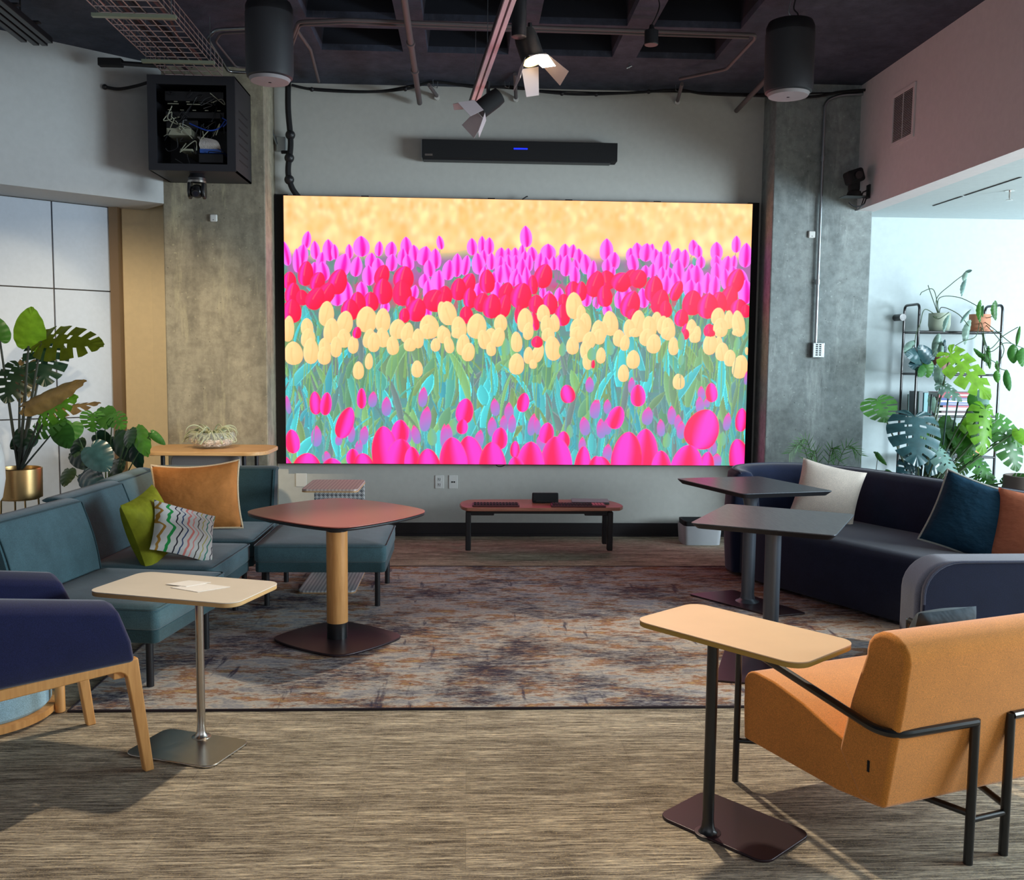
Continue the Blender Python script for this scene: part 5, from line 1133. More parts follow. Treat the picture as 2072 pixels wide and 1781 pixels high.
for a_, b_ in (((3.386, 7.15, 1.3), (3.408, 7.15, 0.524)), ((3.418, 7.05, 1.323), (3.43, 7.05, 0.538)), ((3.594, 7.2, 1.3), (3.566, 7.2, 0.517)), ((3.676, 7.1, 1.297), (3.633, 7.1, 0.532)), ((3.811, 7.2, 1.274), (3.712, 7.2, 0.517))):
    MB().cyl(a_, b_, .006).build('stake', plain('stake_green', (34, 70, 66), .5), t, smooth=True, world=True)
MB().tube([(pq[0]+.05+.20*math.cos(2*PI*k/32), pq[1]+.20*math.sin(2*PI*k/32), .60) for k in range(32)], .006, 6, True).build('cage_ring', plain('stake_green', (34, 70, 66), .5), t, smooth=True, world=True)
pq = (4.059, 6.75, 0.584)
t = thing('brown_planter', 'brown planter cut by the right edge beside the monstera', 'planter', (pq[0]+.05, pq[1], 0))
MB().lathe([(.12, 0), (.14, .02), (.15, .72), (.14, .725), (.135, .66)], 32).build('pot', plain('brown_pot', (96, 84, 78), .7), t, smooth=True)

# shelf
t = thing('plant_shelf', 'black tube plant shelf on the bright right wall', 'shelf', (4.10, 7.93, 0))
xa, xb, ya, yb = 3.745, 4.455, 7.78, 8.05
for X in (xa, xb):
    P = fillet([(X, yb, 0), (X, yb, 2.03), (X, ya, 2.03), (X, ya, 0)], .05, 6)
    MB().tube(P, .011, 10).build('side_frame', M['tube'], t, smooth=True, world=True)
for z in (1.80, 1.445, 1.095, .75, .41):
    m = MB().cyl((xa, ya, z), (xb, ya, z), .010).cyl((xa, yb, z), (xb, yb, z), .010).box((xa, ya, z-.004), (xb, yb, z+.004))
    m.build('shelf_board', M['tube'], t, world=True, smooth=True)
MB().cyl((xa-.02, yb-.02, 1.93), (xa-.03, 8.15, 1.93), .03).build('wall_mount', M['tube'], t, smooth=True, world=True)
def pot(name, label, cx, zb, r, h, col, y=7.90, grp=None, saucer=False, ribs=False):
    e = thing(name, label, 'plant pot' if 'pot' in name else 'plant', (cx, y, zb), 0, grp)
    MB().lathe([(r*.8, 0), (r*.85, .004), (r, h*.35 if not ribs else h*.95), (r, h), (r*.93, h), (r*.92, h*.85)], 32).build('pot', col, e, smooth=True)
    if saucer: MB().lathe([(r*.9, .0), (r*1.25, .004), (r*1.3, .018), (r*1.2, .018), (r*.9, .006)], 32).build('saucer', col, e, smooth=True)
    return e
TC = plain('terracotta', (206, 140, 110), .8); CP = plain('copper_brown', (134, 84, 70), .5); CW = plain('celadon_pot', (186, 196, 176), .5)
e = pot('potted_vine', 'pale round pot with a long trailing vine on top of the shelf', 3.98, 1.806, .088, .155, CW)
o0 = (3.98, 7.90, 1.92)
vm = MB()
for pts in ([o0, (3.921, 7.85, 2.078), (4.016, 7.8, 2.198), (4.095, 7.75, 2.277)], [o0, (3.942, 7.85, 2.082), (4.085, 7.8, 2.089), (4.212, 7.7, 2.004)], [o0, (3.803, 7.8, 1.987), (3.719, 7.7, 1.864), (3.662, 7.65, 1.761), (3.656, 7.65, 1.64)], [o0, (3.916, 7.75, 2.002), (4.005, 7.65, 1.946), (4.075, 7.6, 1.845)], [o0, (3.882, 7.9, 2.155), (3.868, 7.9, 2.196)], [o0, (3.921, 7.9, 2.151), (3.803, 7.85, 2.138), (3.755, 7.8, 2.105)], [o0, (3.834, 7.72, 1.927), (3.875, 7.7, 1.906), (3.956, 7.7, 1.96)]):
    vm.tube(spline(pts, 7), .0035, 5)
vm.build('vines', STEM, e, smooth=True, world=True)
H1 = [((4.019, 7.594, 2.282), (4.034, 7.53, 2.288), 0.03, (-0.1, -1, 0.1), dict(curl=.35, prof=OVAL)), ((4.035, 7.585, 2.289), (3.979, 7.527, 2.212), 0.045, (-0.1, -1, 0.1), dict(curl=.35, prof=OVAL)), ((4.067, 7.662, 2.233), (4.021, 7.6, 2.092), 0.05, (0.27, -1, 0.1), dict(curl=.35, prof=OVAL)), ((3.827, 7.592, 1.781), (3.798, 7.574, 1.593), 0.08, (-0.22, -1, 0.1), dict(curl=.35, prof=OVAL)), ((3.852, 7.587, 1.721), (3.826, 7.531, 1.585), 0.05, (-0.29, -1, 0.1), dict(curl=.35, prof=OVAL)), ((4.122, 7.663, 1.9), (4.076, 7.603, 1.7), 0.085, (0.31, -1, 0.1), dict(curl=.35, prof=OVAL)), ((4.115, 7.65, 1.984), (3.991, 7.539, 1.881), 0.03, (-0.19, -1, 0.1), dict(curl=.35, prof=OVAL)), ((3.926, 7.633, 1.936), (3.884, 7.593, 1.794), 0.05, (0.35, -1, 0.1), dict(curl=.35, prof=OVAL)), ((3.664, 7.658, 1.721), (3.541, 7.529, 1.63), 0.08, (0.11, -1, 0.1), dict(curl=.35, prof=OVAL))]
m = MB()
for a in H1: leaf(m, *a[:-1], **a[-1])
m.build('foliage', LS, e, smooth=True, world=True, angle=180)
e = pot('potted_vine', 'terracotta pot with saucer and trailing vine at the right end of the shelf top', 4.33, 1.806, .085, .15, TC, saucer=True)
o0 = (4.33, 7.90, 1.92); vm = MB()
for pts in ([o0, (4.353, 7.75, 1.935), (4.362, 7.7, 2.014), (4.348, 7.7, 2.054)], [o0, (4.256, 7.7, 1.809), (4.218, 7.6, 1.645), (4.242, 7.6, 1.524)], [o0, (4.339, 7.7, 1.831), (4.413, 7.6, 1.728), (4.464, 7.6, 1.7), (4.549, 7.6, 1.669)], [o0, (4.374, 7.6, 1.687), (4.341, 7.6, 1.525), (4.41, 7.6, 1.486)], [o0, (4.275, 7.65, 1.646), (4.372, 7.6, 1.707), (4.439, 7.6, 1.708)], [o0, (4.278, 7.65, 1.667), (4.369, 7.6, 1.768), (4.46, 7.55, 1.84)], [o0, (4.169, 7.65, 1.767), (4.04, 7.6, 1.724), (3.968, 7.6, 1.683)], [o0, (4.232, 7.6, 1.625), (4.319, 7.6, 1.545), (4.339, 7.6, 1.493)]):
    vm.tube(spline(pts, 7), .0035, 5)
vm.build('vines', STEM, e, smooth=True, world=True)
H2 = [((4.18, 7.632, 2.06), (4.186, 7.594, 1.878), 0.06, (0.3, -1, 0.1), dict(curl=.35, prof=OVAL)), ((4.225, 7.664, 2.018), (4.199, 7.594, 1.926), 0.05, (0.42, -1, 0.1), dict(curl=.35, prof=OVAL)), ((4.271, 7.573, 2.053), (4.301, 7.567, 1.894), 0.085, (0.44, -1, 0.1), dict(curl=.35, prof=OVAL)), ((4.476, 7.635, 1.701), (4.479, 7.61, 1.547), 0.1, (-0.39, -1, 0.1), dict(curl=.35, prof=OVAL)), ((4.547, 7.617, 1.673), (4.524, 7.545, 1.528), 0.09, (0.04, -1, 0.1), dict(curl=.35, prof=OVAL)), ((4.426, 7.627, 1.494), (4.406, 7.521, 1.334), 0.07, (-0.28, -1, 0.1), dict(curl=.35, prof=OVAL)), ((4.325, 7.598, 1.566), (4.367, 7.612, 1.477), 0.05, (0.27, -1, 0.1), dict(curl=.35, prof=OVAL)), ((4.319, 7.586, 1.485), (4.349, 7.6, 1.38), 0.06, (-0.36, -1, 0.1), dict(curl=.35, prof=OVAL)), ((4.524, 7.632, 1.851), (4.449, 7.533, 1.703), 0.035, (-0.5, -1, 0.1), dict(curl=.35, prof=OVAL)), ((4.251, 7.657, 1.626), (4.215, 7.541, 1.565), 0.06, (-0.28, -1, 0.1), dict(curl=.35, prof=OVAL)), ((4.287, 7.668, 1.687), (4.284, 7.607, 1.505), 0.05, (-0.21, -1, 0.1), dict(curl=.35, prof=OVAL)), ((4.162, 7.666, 1.665), (4.262, 7.574, 1.573), 0.05, (0.18, -1, 0.1), dict(curl=.35, prof=OVAL)), ((4.041, 7.59, 1.611), (3.996, 7.614, 1.522), 0.05, (0.19, -1, 0.1), dict(curl=.35, prof=OVAL))]
m = MB()
for a in H2: leaf(m, *a[:-1], **a[-1])
m.build('foliage', LM, e, smooth=True, world=True, angle=180)
e = pot('potted_plant', 'ribbed copper brown pot with dark leaves on the second shelf', 4.0, 1.451, .085, .15, CP, ribs=True)
m = MB()
for a in [((3.796, 7.678, 1.593), (3.553, 7.5, 1.614), 0.15, (0.13, -1, 0.14), {'cut': False, 'curl': 0.2}), ((3.849, 7.729, 1.54), (3.601, 7.543, 1.535), 0.17, (-0.17, -1, 0.4), {'cut': False, 'curl': 0.2}), ((3.78, 7.609, 1.568), (3.658, 7.557, 1.679), 0.12, (-0.17, -1, 0.15), {'cut': False, 'curl': 0.2}), ((3.855, 7.702, 1.499), (3.731, 7.635, 1.47), 0.12, (-0.14, -1, 0.23), {'cut': False, 'curl': 0.2}), ((3.936, 7.751, 1.623), (3.926, 7.66, 1.724), 0.06, (0.09, -1, 0.34), {'cut': False, 'curl': 0.2}), ((4.02, 7.834, 1.636), (3.874, 7.479, 1.72), 0.05, (0.23, -1, 0.27), {'cut': False, 'curl': 0.2})]: leaf(m, *a[:-1], **a[-1])
m.build('foliage', LT, e, smooth=True, world=True, angle=180)
m = MB()
for a in [((3.769, 7.634, 1.54), (3.787, 7.642, 1.418), 0.1, (-0.14, -1, 0.52), {'cut': False, 'curl': 0.2}), ((3.73, 7.6, 1.499), (3.642, 7.499, 1.44), 0.08, (0.3, -1, 0.23), {'cut': False, 'curl': 0.2})]: leaf(m, *a[:-1], **a[-1])
m.build('green_foliage', LM, e, smooth=True, world=True, angle=180)
# books lying on the third shelf
bks = [(3.93, 4.30, .022, (210, 214, 216)), (3.98, 4.28, .018, (90, 60, 64)), (3.94, 4.30, .028, (196, 200, 206)), (3.99, 4.27, .016, (180, 90, 96)), (3.95, 4.30, .026, (60, 92, 150)), (3.97, 4.28, .016, (226, 228, 230)), (3.96, 4.31, .022, (40, 70, 140)), (3.95, 4.32, .045, (168, 62, 76))]
z = 1.101
names = ['white book at the bottom of the stack on the third shelf', 'thin dark red book second from the bottom of the shelf stack', 'pale grey book third from the bottom of the shelf stack', 'thin rose book in the middle of the shelf stack', 'blue book with white lettering in the shelf stack', 'thin white book below the upper blue book on the shelf', 'dark blue book just under the thick red book', 'thick red book on top of the stack on the third shelf']
for (a, b_, h, col), lb in zip(bks, names):
    k = thing('book', lb, 'book', ((a+b_)/2, 7.88, z), 0, 'books stacked on the third shelf')
    w2 = (b_-a)/2; MB().box((-w2, -.09, 0), (w2, .10, .0025)).box((-w2, -.09, h-.0025), (w2, .10, h)).box((-w2, -.0925, 0), (w2, -.09, h)).build('cover', plain('book_cover', col, .5), k)
    MB().box((-w2+.005, -.089, .0026), (w2-.005, .095, h-.0026)).build('pages', M['offw'], k)
    if h > .02: MB().box((-w2*.5, -.0932, h*.35), (w2*.5, -.0926, h*.6)).build('spine_title', M['white'], k)
    z += h+.0005
for i, (x_, h, col, lb) in enumerate(((3.80, .20, (90, 96, 100), 'tall grey book standing at the left of the third shelf'), (3.845, .19, (120, 170, 176), 'tall pale teal book standing on the third shelf'), (3.885, .17, (50, 54, 60), 'black book standing next to the stacked books'))):
    k = thing('book', lb, 'book', (x_, 7.88, 1.101), 0, 'books standing on the third shelf')
    MB().box((-.017, -.085, 0), (-.0145, .09, h)).box((.0145, -.085, 0), (.017, .09, h)).box((-.017, -.087, 0), (.017, -.085, h)).build('cover', plain('book_cover', col, .5), k)
    MB().box((-.0144, -.084, .003), (.0144, .087, h-.003)).build('pages', M['offw'], k)
q = thing('wooden_box', 'small oak box on the fourth shelf behind the leaves', 'box', (4.30, 7.90, .756))
MB().box((-.07, -.08, 0), (.07, .08, .07)).build('body', M['wood'], q, bevel=.004); MB().box((-.073, -.083, .0705), (.073, .083, .082)).build('lid', M['wood'], q, bevel=.003)

# ------------------------------------------------------------------ things on walls
def wplate(label, x0, z0, x1, z1, Y, kind, name='outlet'):
    e = thing(name, label, 'outlet', ((x0+x1)/2, Y, z0)); w2 = (x1-x0)/2; h = z1-z0
    MB().box((-w2, -.007, 0), (w2, 0, h)).build('face_plate', M['white'], e, bevel=.003, seg=2)
    if kind == 'duplex':
        for zc in (h*.30, h*.70):
            s_ = MB().box((-.014, -.0095, zc-.016), (.014, -.0065, zc+.016)).build('socket', plain('socket_white', (205, 205, 203), .4), e, bevel=.002)
            MB().box((-.008, -.0102, zc-.004), (-.005, -.0093, zc+.008)).box((.005, -.0102, zc-.004), (.008, -.0093, zc+.008)).box((-.002, -.0102, zc-.012), (.002, -.0093, zc-.007)).build('slots', M['blackm'], s_)
    if kind == 'data':
        m = MB().box((-.016, -.0095, h*.5-.006), (-.003, -.0068, h*.5+.006)).box((.003, -.0095, h*.5-.006), (.016, -.0068, h*.5+.006)); m.build('data_port', M['blackm'], e)
    return e
wplate('white duplex power outlet left of the data outlet below the screen', -.284, .413, -.208, .529, 8.15, 'duplex')
wplate('white data outlet right of the power outlet below the screen', -.165, .413, -.089, .530, 8.15, 'data')
wplate('blank painted wall plate beside the sofa below the screen', -1.478, .425, -1.385, .541, 8.15, 'blank', 'wall_plate')
for x, z_, Y, lb in ((-2.03, 2.60, 7.75, 'small white square sensor on the left concrete column'), (2.825, 2.56, 7.83, 'small white square sensor on the right concrete column')):
    e = thing('wall_sensor', lb, 'sensor', (x, Y, z_)); MB().box((-.029, -.022, 0), (.029, 0, .058)).build('housing', M['white'], e, bevel=.012, seg=4)
    MB().box((-.004, -.0235, .012), (.004, -.0215, .016)).build('indicator', M['blackm'], e)
# dark patch on the column left of the soundbar stays in the concrete; soundbar
t = thing('soundbar', 'long black soundbar with a blue light strip above the screen', 'soundbar', (.413, 8.10, 3.185))
MB().box((-.808, -.10, .0), (.812, .045, .150)).build('body', M['blackm'], t, bevel=.004)
MB().box((-.812, -.098, .003), (-.8085, .045, .150)).build('end_cap', M['galv'], t)
MB().box((-.052, -.1015, .082), (.062, -.0995, .092)).build('status_light', emis('blue_led', (14, 30, 255), 2.2), t)
MB().box((-.786, -.102, .018), (-.722, -.0995, .034)).build('name_badge', M['chrome'], t, bevel=.002)
MB().box((-.80, -.08, -.012), (.76, .02, -.0005)).build('bottom_bracket', M['black'], t)

# vent on the right bulkhead
t = thing('air_vent', 'white louvred return air grille on the right bulkhead', 'vent', (3.2, 7.04, 3.17))
fr = MB(); X = -.012; w2, h = .185, .385
for (a, b_) in (((-w2, 0), (-w2+.028, h)), ((w2-.028, 0), (w2, h)), ((-w2+.028, 0), (w2-.028, .028)), ((-w2+.028, h-.028), (w2-.028, h))): fr.box((X, a[0], a[1]), (0, b_[0], b_[1]))
fr.build('frame', M['bulk'], t, bevel=.002)
MB().box((-.003, -w2+.028, .028), (-.0005, w2-.028, h-.028)).build('backing', M['blackm'], t)
m = MB()
for k in range(26):
    z_ = .034+k*.0123; m.add([(-.009, -w2+.028, z_), (-.003, -w2+.028, z_+.009), (-.003, w2-.028, z_+.009), (-.009, w2-.028, z_)], [(0, 1, 2, 3)])
m.box((-.010, -.002, .028), (-.004, .002, h-.028)); m.build('louvres', M['bulk'], t)
# slot and sprinkler in the lower right ceiling
b = MB().box((3.675, 6.30, 2.786), (3.690, 7.02, 2.7899)).box((3.675, 7.06, 2.786), (3.690, 7.50, 2.7899))
b.solo('ceiling_slot', M['blackm'], 'thin black slot line in the bright lower ceiling', 'ceiling slot')
t = thing('sprinkler', 'chrome sprinkler head on the bright lower ceiling', 'sprinkler', (3.90, 6.80, 2.72))
MB().lathe([(.035, .066), (.035, .07)], 24).cyl((0, 0, .02), (0, 0, .066), .007).build('body', M['chrome'], t, smooth=True)
MB().lathe([(.026, .0), (.026, .003)], 24).cyl((0, 0, .003), (0, 0, .02), .004).build('deflector', M['chrome'], t, smooth=True)
# ------------------------------------------------------------------ things hanging from the ceiling
def speaker(label, x, y, z0, z1, r):
    t = thing('pendant_speaker', label, 'speaker', (x, y, z0), 0, 'pendant speakers'); h = z1-z0
    MB().lathe([(r*.86, .022), (r*.95, .03), (r, .06), (r, h-.07)], 48).build('body', plain('speaker_body', (44, 46, 52), .6, bscale=400), t, smooth=True)
    MB().lathe([(r*.985, h-.07), (r*.985, h-.03), (r*.9, h), (.02, h+.004)], 48).build('top_cap', M['black'], t, smooth=True)
    MB().lathe([(.01, .0), (r*.80, .004), (r*.87, .0215)], 48, cap=False).build('grille', plain('speaker_grille', (150, 146, 150), .6), t, smooth=True)
    MB().tube(spline([(.0, 0, h), (.015, .0, h+.03), (-.01, .01, h+.07), (.0, 0, 3.8-z0)], 6), .004, 6).build('chain', M['galv'], t, smooth=True)
    MB().tube(spline([(.03, 0, h-.01), (.045, .0, h+.05), (.02, .01, h+.09), (.03, 0, 3.8-z0)], 6), .005, 6).build('cable', M['black'], t, smooth=True)
speaker('left black cylindrical speaker hanging beside the wire cable tray', -1.222, 6.0, 3.205, 3.675, .143)
speaker('right black cylindrical speaker hanging in front of the right concrete column', 1.985, 6.0, 3.19, 3.64, .150)
# track with spot heads
ta = Vector((0.234, 4.295, 3.3)); tb = Vector((0.018, 6.809, 3.3))
t = thing('track_rail', 'long black lighting track running under the ceiling towards the screen', 'lighting track', (0, 0, 0))
t.location = ((ta.x+tb.x)/2, (ta.y+tb.y)/2, 3.28)
u = (tb-ta).normalized(); s_ = Vector((-u.y, u.x, 0))*-1
def bar(a, b_, w0, w1, z0, z1): return MB().prism([tuple((a+s_*w0)[:2]), tuple((b_+s_*w0)[:2]), tuple((b_+s_*w1)[:2]), tuple((a+s_*w1)[:2])], z0, z1)
TP = plain('track_pink_lit', (226, 196, 204), .4)  # pink glow from the screen put into the lip colour
bar(ta, tb, -.03, .03, 3.30, 3.335).build('rail_body', M['black'], t, world=True)
bar(ta, tb, -.028, -.006, 3.286, 3.2995).build('rail_lip', TP, t, world=True); bar(ta, tb, .006, .028, 3.286, 3.2995).build('rail_lip', TP, t, world=True)
for k in (.25, .62, .93):
    p = ta.lerp(tb, k); MB().cyl((p.x, p.y, 3.33), (p.x, p.y, 3.8), .002, 6).build('hanging_wire', M['galv'], t, world=True)
def head(label, piv, face, L=.16, r=.055, lit=False, doors=True, roll_=0.4):
    t = thing('track_spotlight', label, 'spotlight', piv, 0, 'spotlights on the track')
    F = Vector(face).normalized(); q = F.to_track_quat('Z', 'Y').to_matrix().to_4x4() @ Matrix.Rotation(roll_, 4, 'Z')
    c = Vector((0, 0, -.10)); Mx = Matrix.Translation(c) @ q
    MB().lathe([(r*.5, -L*.6), (r*.9, -L*.55), (r, -L*.3), (r, L*.4)], 28, Mx).build('lamp_body', M['blackm'], t, smooth=True)
    MB().lathe([(.002, L*.405), (r*.92, L*.405), (r*.92, L*.409), (.002, L*.409)], 28, Mx).build('lens', emis('lamp_glow', (255, 214, 120), 3.2) if lit else plain('lens_dark', (60, 56, 60), .15), t)
    MB().tube([tuple(c+Vector((0, 0, .0))), tuple(c+Vector((.0, 0, .05))), (0, 0, 0), (0, 0, .04)], .012, 8).build('yoke', M['black'], t, smooth=True)
    if doors:
        for k in range(4):
            D = Mx @ Matrix.Rotation(k*PI/2, 4, 'Z') @ Matrix.Translation((0, r*1.02, L*.41)) @ Matrix.Rotation(math.radians(-32), 4, 'X')
            b = MB(); wa, wb, hh = r*.8, r*1.1 if k % 2 else r*.6, r*2.3
            b.add([(-wa, 0, 0), (wa, 0, 0), (wb, 0, hh), (-wb, 0, hh)], [(0, 1, 2, 3)], D)
            b.build('barn_door', plain('door_grey', (190, 178, 182), .5), t, solid=.002)
    return t
h1 = head('barn door spotlight at the far end of the track nearest the screen', (0.114, 6.25, 3.273), (-.62, -.10, -.50), .17, .058)
h2 = head('lit barn door spotlight glowing warm yellow under the track', (0.329, 5.45, 3.369), (.30, -.20, -.93), .18, .066, True, roll_=.7)
t = thing('cylinder_downlight', 'black cylinder downlight on the track beside the lit spotlight', 'spotlight', (0.263, 5.35, 3.297))
MB().lathe([(.035, .0), (.041, .004), (.041, .26)], 28).build('housing', M['black'], t, smooth=True)
MB().lathe([(.002, .001), (.030, .001)], 28, cap=False).build('diffuser', plain('lens_pink', (150, 110, 120), .4), t)
t = thing('pendant_downlight', 'small black cylinder pendant between the coffers right of the track', 'lamp', (1.115, 6.0, 3.485))
MB().lathe([(.040, .0), (.043, .004), (.043, .085), (.02, .09), (.012, .12)], 28).build('housing', M['black'], t, smooth=True)
MB().lathe([(.002, .0015), (.036, .0015)], 28, cap=False).build('diffuser', plain('lens_cream', (235, 205, 190), .4), t)
MB().tube(spline([(0, 0, .12), (.03, .0, .18), (.05, .02, .25), (.03, .02, .315)], 6), .004, 6).build('cable', M['black'], t, smooth=True)

# conduits and pipes
def pipe(label, pts, r, mat, fil=.06, name='conduit_pipe', cat='pipe', group=None, collars=()):
    pts = [Vector(p) for p in pts]; c = sum(pts, Vector())/len(pts); c.z = min(p.z for p in pts)
    t = thing(name, label, cat, c, 0, group)
    MB().tube(fillet([p-c for p in pts], fil, 6) if len(pts) > 2 else [p-c for p in pts], r, 12).build('pipe', mat, t, smooth=True)
    for p, d_ in collars:
        p = Vector(p); d_ = Vector(d_).normalized()*.02; MB().cyl(p-d_-c, p+d_-c, r*1.35).build('coupling', mat, t, smooth=True)
    return t
pa, pb_ = Vector((-0.396, 5.6, 3.677)), Vector((-0.42, 8.08, 3.645)); pd = pb_-pa
pipe('grey painted conduit sloping from the coffers down to the wall above the soundbar left end', [pa, pb_], .022, M['pipe'], collars=[(pa+pd*.42, pd), (pa+pd*.66, pd)])
pipe('short grey conduit stub sloping to the wall left of the right speaker', [(2.263, 7.254, 3.7), (2.242, 8.1, 3.644)], .020, M['pipe'])
pipe('upper long conduit running across the coffers', [(-1.264, 6.871, 3.7), (-1.114, 6.391, 3.7), (-0.802, 6.332, 3.7), (0.507, 6.378, 3.7), (1.883, 6.405, 3.7), (1.906, 6.481, 3.7), (1.916, 7.227, 3.72), (1.638, 7.574, 3.74)], .012, M['pipe'], .04, group='conduits across the coffers')
pipe('lower long conduit running across the coffers', [(-1.281, 7.022, 3.72), (-1.128, 6.506, 3.72), (-0.816, 6.446, 3.72), (0.517, 6.494, 3.72), (1.875, 6.525, 3.72)], .011, M['pipe'], .04, group='conduits across the coffers')
pipe('outer bent conduit loop left of the left speaker', [(-1.634, 7.547, 3.7), (-1.845, 7.526, 3.7), (-1.796, 6.769, 3.7), (-1.695, 6.584, 3.7), (-1.409, 6.525, 3.7)], .011, M['galv'], .05, group='bent conduit loops')
pipe('inner bent conduit loop left of the left speaker', [(-1.636, 7.558, 3.74), (-1.79, 7.546, 3.74), (-1.791, 6.954, 3.74), (-1.713, 6.785, 3.74), (-1.452, 6.725, 3.74)], .008, M['pipe'], .04, group='bent conduit loops')
pipe('thin conduit bending behind the left speaker', [(-1.175, 6.665, 3.74), (-1.15, 7.075, 3.74), (-1.227, 7.948, 3.76)], .012, M['pipe'], .04)
pipe('grey conduit bending down the right concrete column to a metal box', [(3.223, 7.8, 3.724), (3.01, 7.8, 3.711), (2.885, 7.80, 3.66), (2.885, 7.80, 1.70)], .013, M['galv'], .12, collars=[((2.885, 7.80, 3.2), (0, 0, 1)), ((2.885, 7.80, 2.2), (0, 0, 1))])
pipe('thin conduit down the left column edge to a junction box', [(-1.65, 8.08, 3.807), (-1.641, 8.08, 3.53), (-1.63, 8.08, 3.38), (-1.595, 8.08, 3.285)], .009, M['galv'], .03)
def jbox(label, c, w_, h, d_):
    t = thing('junction_box', label, 'junction box', c)
    MB().box((-w_/2, -d_, 0), (w_/2, 0, h)).build('box', M['galv'], t, bevel=.004)
    m = MB().box((-w_/2+.004, -d_-.004, .004), (w_/2-.004, -d_-.0005, h-.004)); o = m.build('cover', M['galv'], t, bevel=.002); return t, o
jbox('metal junction box beside the thick black cable left of the screen', (-1.565, 8.14, 3.235), .075, .115, .05)
t_, o_ = jbox('metal power box at the foot of the conduit on the right column', (2.905, 7.83, 1.575), .10, .125, .05)
m = MB()
for i in range(2):
    for j in range(6): m.box((-.025+.028*i, -.0560, .018+.017*j), (-.007+.028*i, -.0543, .028+.017*j))
m.build('slots', M['blackm'], o_)
# cables
def cable(label, pts, r, mat=None, n=8, knots=(), name='cable'):
    pts = [Vector(p) for p in pts]; c = sum(pts, Vector())/len(pts); c.z = min(p.z for p in pts)
    t = thing(name, label, 'cable', c); sp = spline([p-c for p in pts], n)
    MB().tube(sp, r, 8).build('sheath', mat or M['blackm'], t, smooth=True)
    for k in knots: q = sp[int(k*(len(sp)-1))]; MB().ball(q, r*1.7, 10).build('cable_tie', M['black'], t, smooth=True)
    return t
cable('black cable swagged along the top of the wall above the soundbar', [(-1.451, 7.98, 3.736), (-1.252, 7.98, 3.702), (-0.853, 7.98, 3.695), (-0.532, 7.98, 3.726), (-0.291, 7.98, 3.787), (0.032, 7.98, 3.755), (0.357, 7.98, 3.762), (0.601, 7.98, 3.729), (0.928, 7.98, 3.716), (1.378, 7.98, 3.742), (1.707, 7.98, 3.77), (1.936, 7.9, 3.721), (2.352, 7.78, 3.683), (2.751, 7.76, 3.679), (2.994, 7.76, 3.723), (3.213, 7.76, 3.744)], .011, knots=(.06, .2, .45, .5, .55, .62))
cable('thinner black cable running just below the swagged cable', [(-1.339, 8.02, 3.727), (-0.777, 8.02, 3.716), (-0.292, 8.02, 3.79), (0.359, 8.02, 3.758), (1.014, 8.02, 3.745), (1.716, 8.02, 3.765), (2.357, 7.8, 3.704), (3.222, 7.8, 3.739)], .006)
cable('thick black cable loom dropping to the top left corner of the screen', [(-1.491, 8.05, 3.802), (-1.494, 8.05, 3.566), (-1.476, 8.05, 3.289), (-1.499, 8.05, 3.069), (-1.472, 8.05, 2.937), (-1.421, 8.08, 2.859)], .024, knots=(.35, .5, .7))
cable('short black strap joining the cable loom to the junction box', [(-1.555, 8.08, 3.222), (-1.487, 8.06, 3.219)], .014)
cable('small dark cable loop sagging under the screen', [(0.225, 8.08, 0.642), (0.258, 8.06, 0.619), (0.3, 8.06, 0.623), (0.326, 8.08, 0.642)], .004)
cable('black sensor cable left of the equipment rack', [(-2.746, 7.45, 3.545), (-2.644, 7.45, 3.532), (-2.515, 7.45, 3.557), (-2.4, 7.4, 3.575)], .012, knots=(.02,))
# hangers with stubs
for (X_, lb) in (('a', 'first cable hanger and stub right of the sloping conduit'), ('b', 'cable hanger and stub behind the track end'), ('c', 'cable hanger and stub near the right end of the wall top')):
    p0, p1, hk = {'a': ((-0.329, 7.75, 3.698), (-0.279, 8.12, 3.714), (-0.286, 7.95, 3.841)), 'b': ((0.351, 7.7, 3.784), (0.38, 8.12, 3.713), (0.298, 7.95, 3.855)), 'c': ((1.686, 7.7, 3.739), (1.743, 8.12, 3.72), (1.706, 7.95, 3.856))}[X_]
    t = thing('cable_hanger', lb, 'cable hanger', (p1[0], p1[1]-.02, p1[2]), 0, 'cable hangers along the wall top')
    MB().cyl(p0, p1, .015).build('stub', M['pipe'], t, smooth=True, world=True)
    e_ = Vector(p1); MB().cyl(e_+Vector((0, -.005, -.01)), e_+Vector((0, .02, -.01)), .022).build('flange', M['white'], t, smooth=True, world=True)
    h = Vector(hk); MB().tube([h+Vector((0, 0, .05)), h, h+Vector((-.02, 0, -.05)), h+Vector((-.015, 0, -.10)), h+Vector((.015, 0, -.11)), h+Vector((.02, 0, -.06))], .004, 6).build('hook', M['galv'], t, smooth=True, world=True)
b_ = (1.209, 7.401, 3.78)
t = thing('ceiling_hook', 'tiny metal hook fixed in the ceiling right of the track', 'hook', b_)
MB().cyl((0, 0, -.02), (0, 0, .025), .005).cyl((-.02, 0, -.02), (.02, 0, .0), .006).build('hook', M['galv'], t)

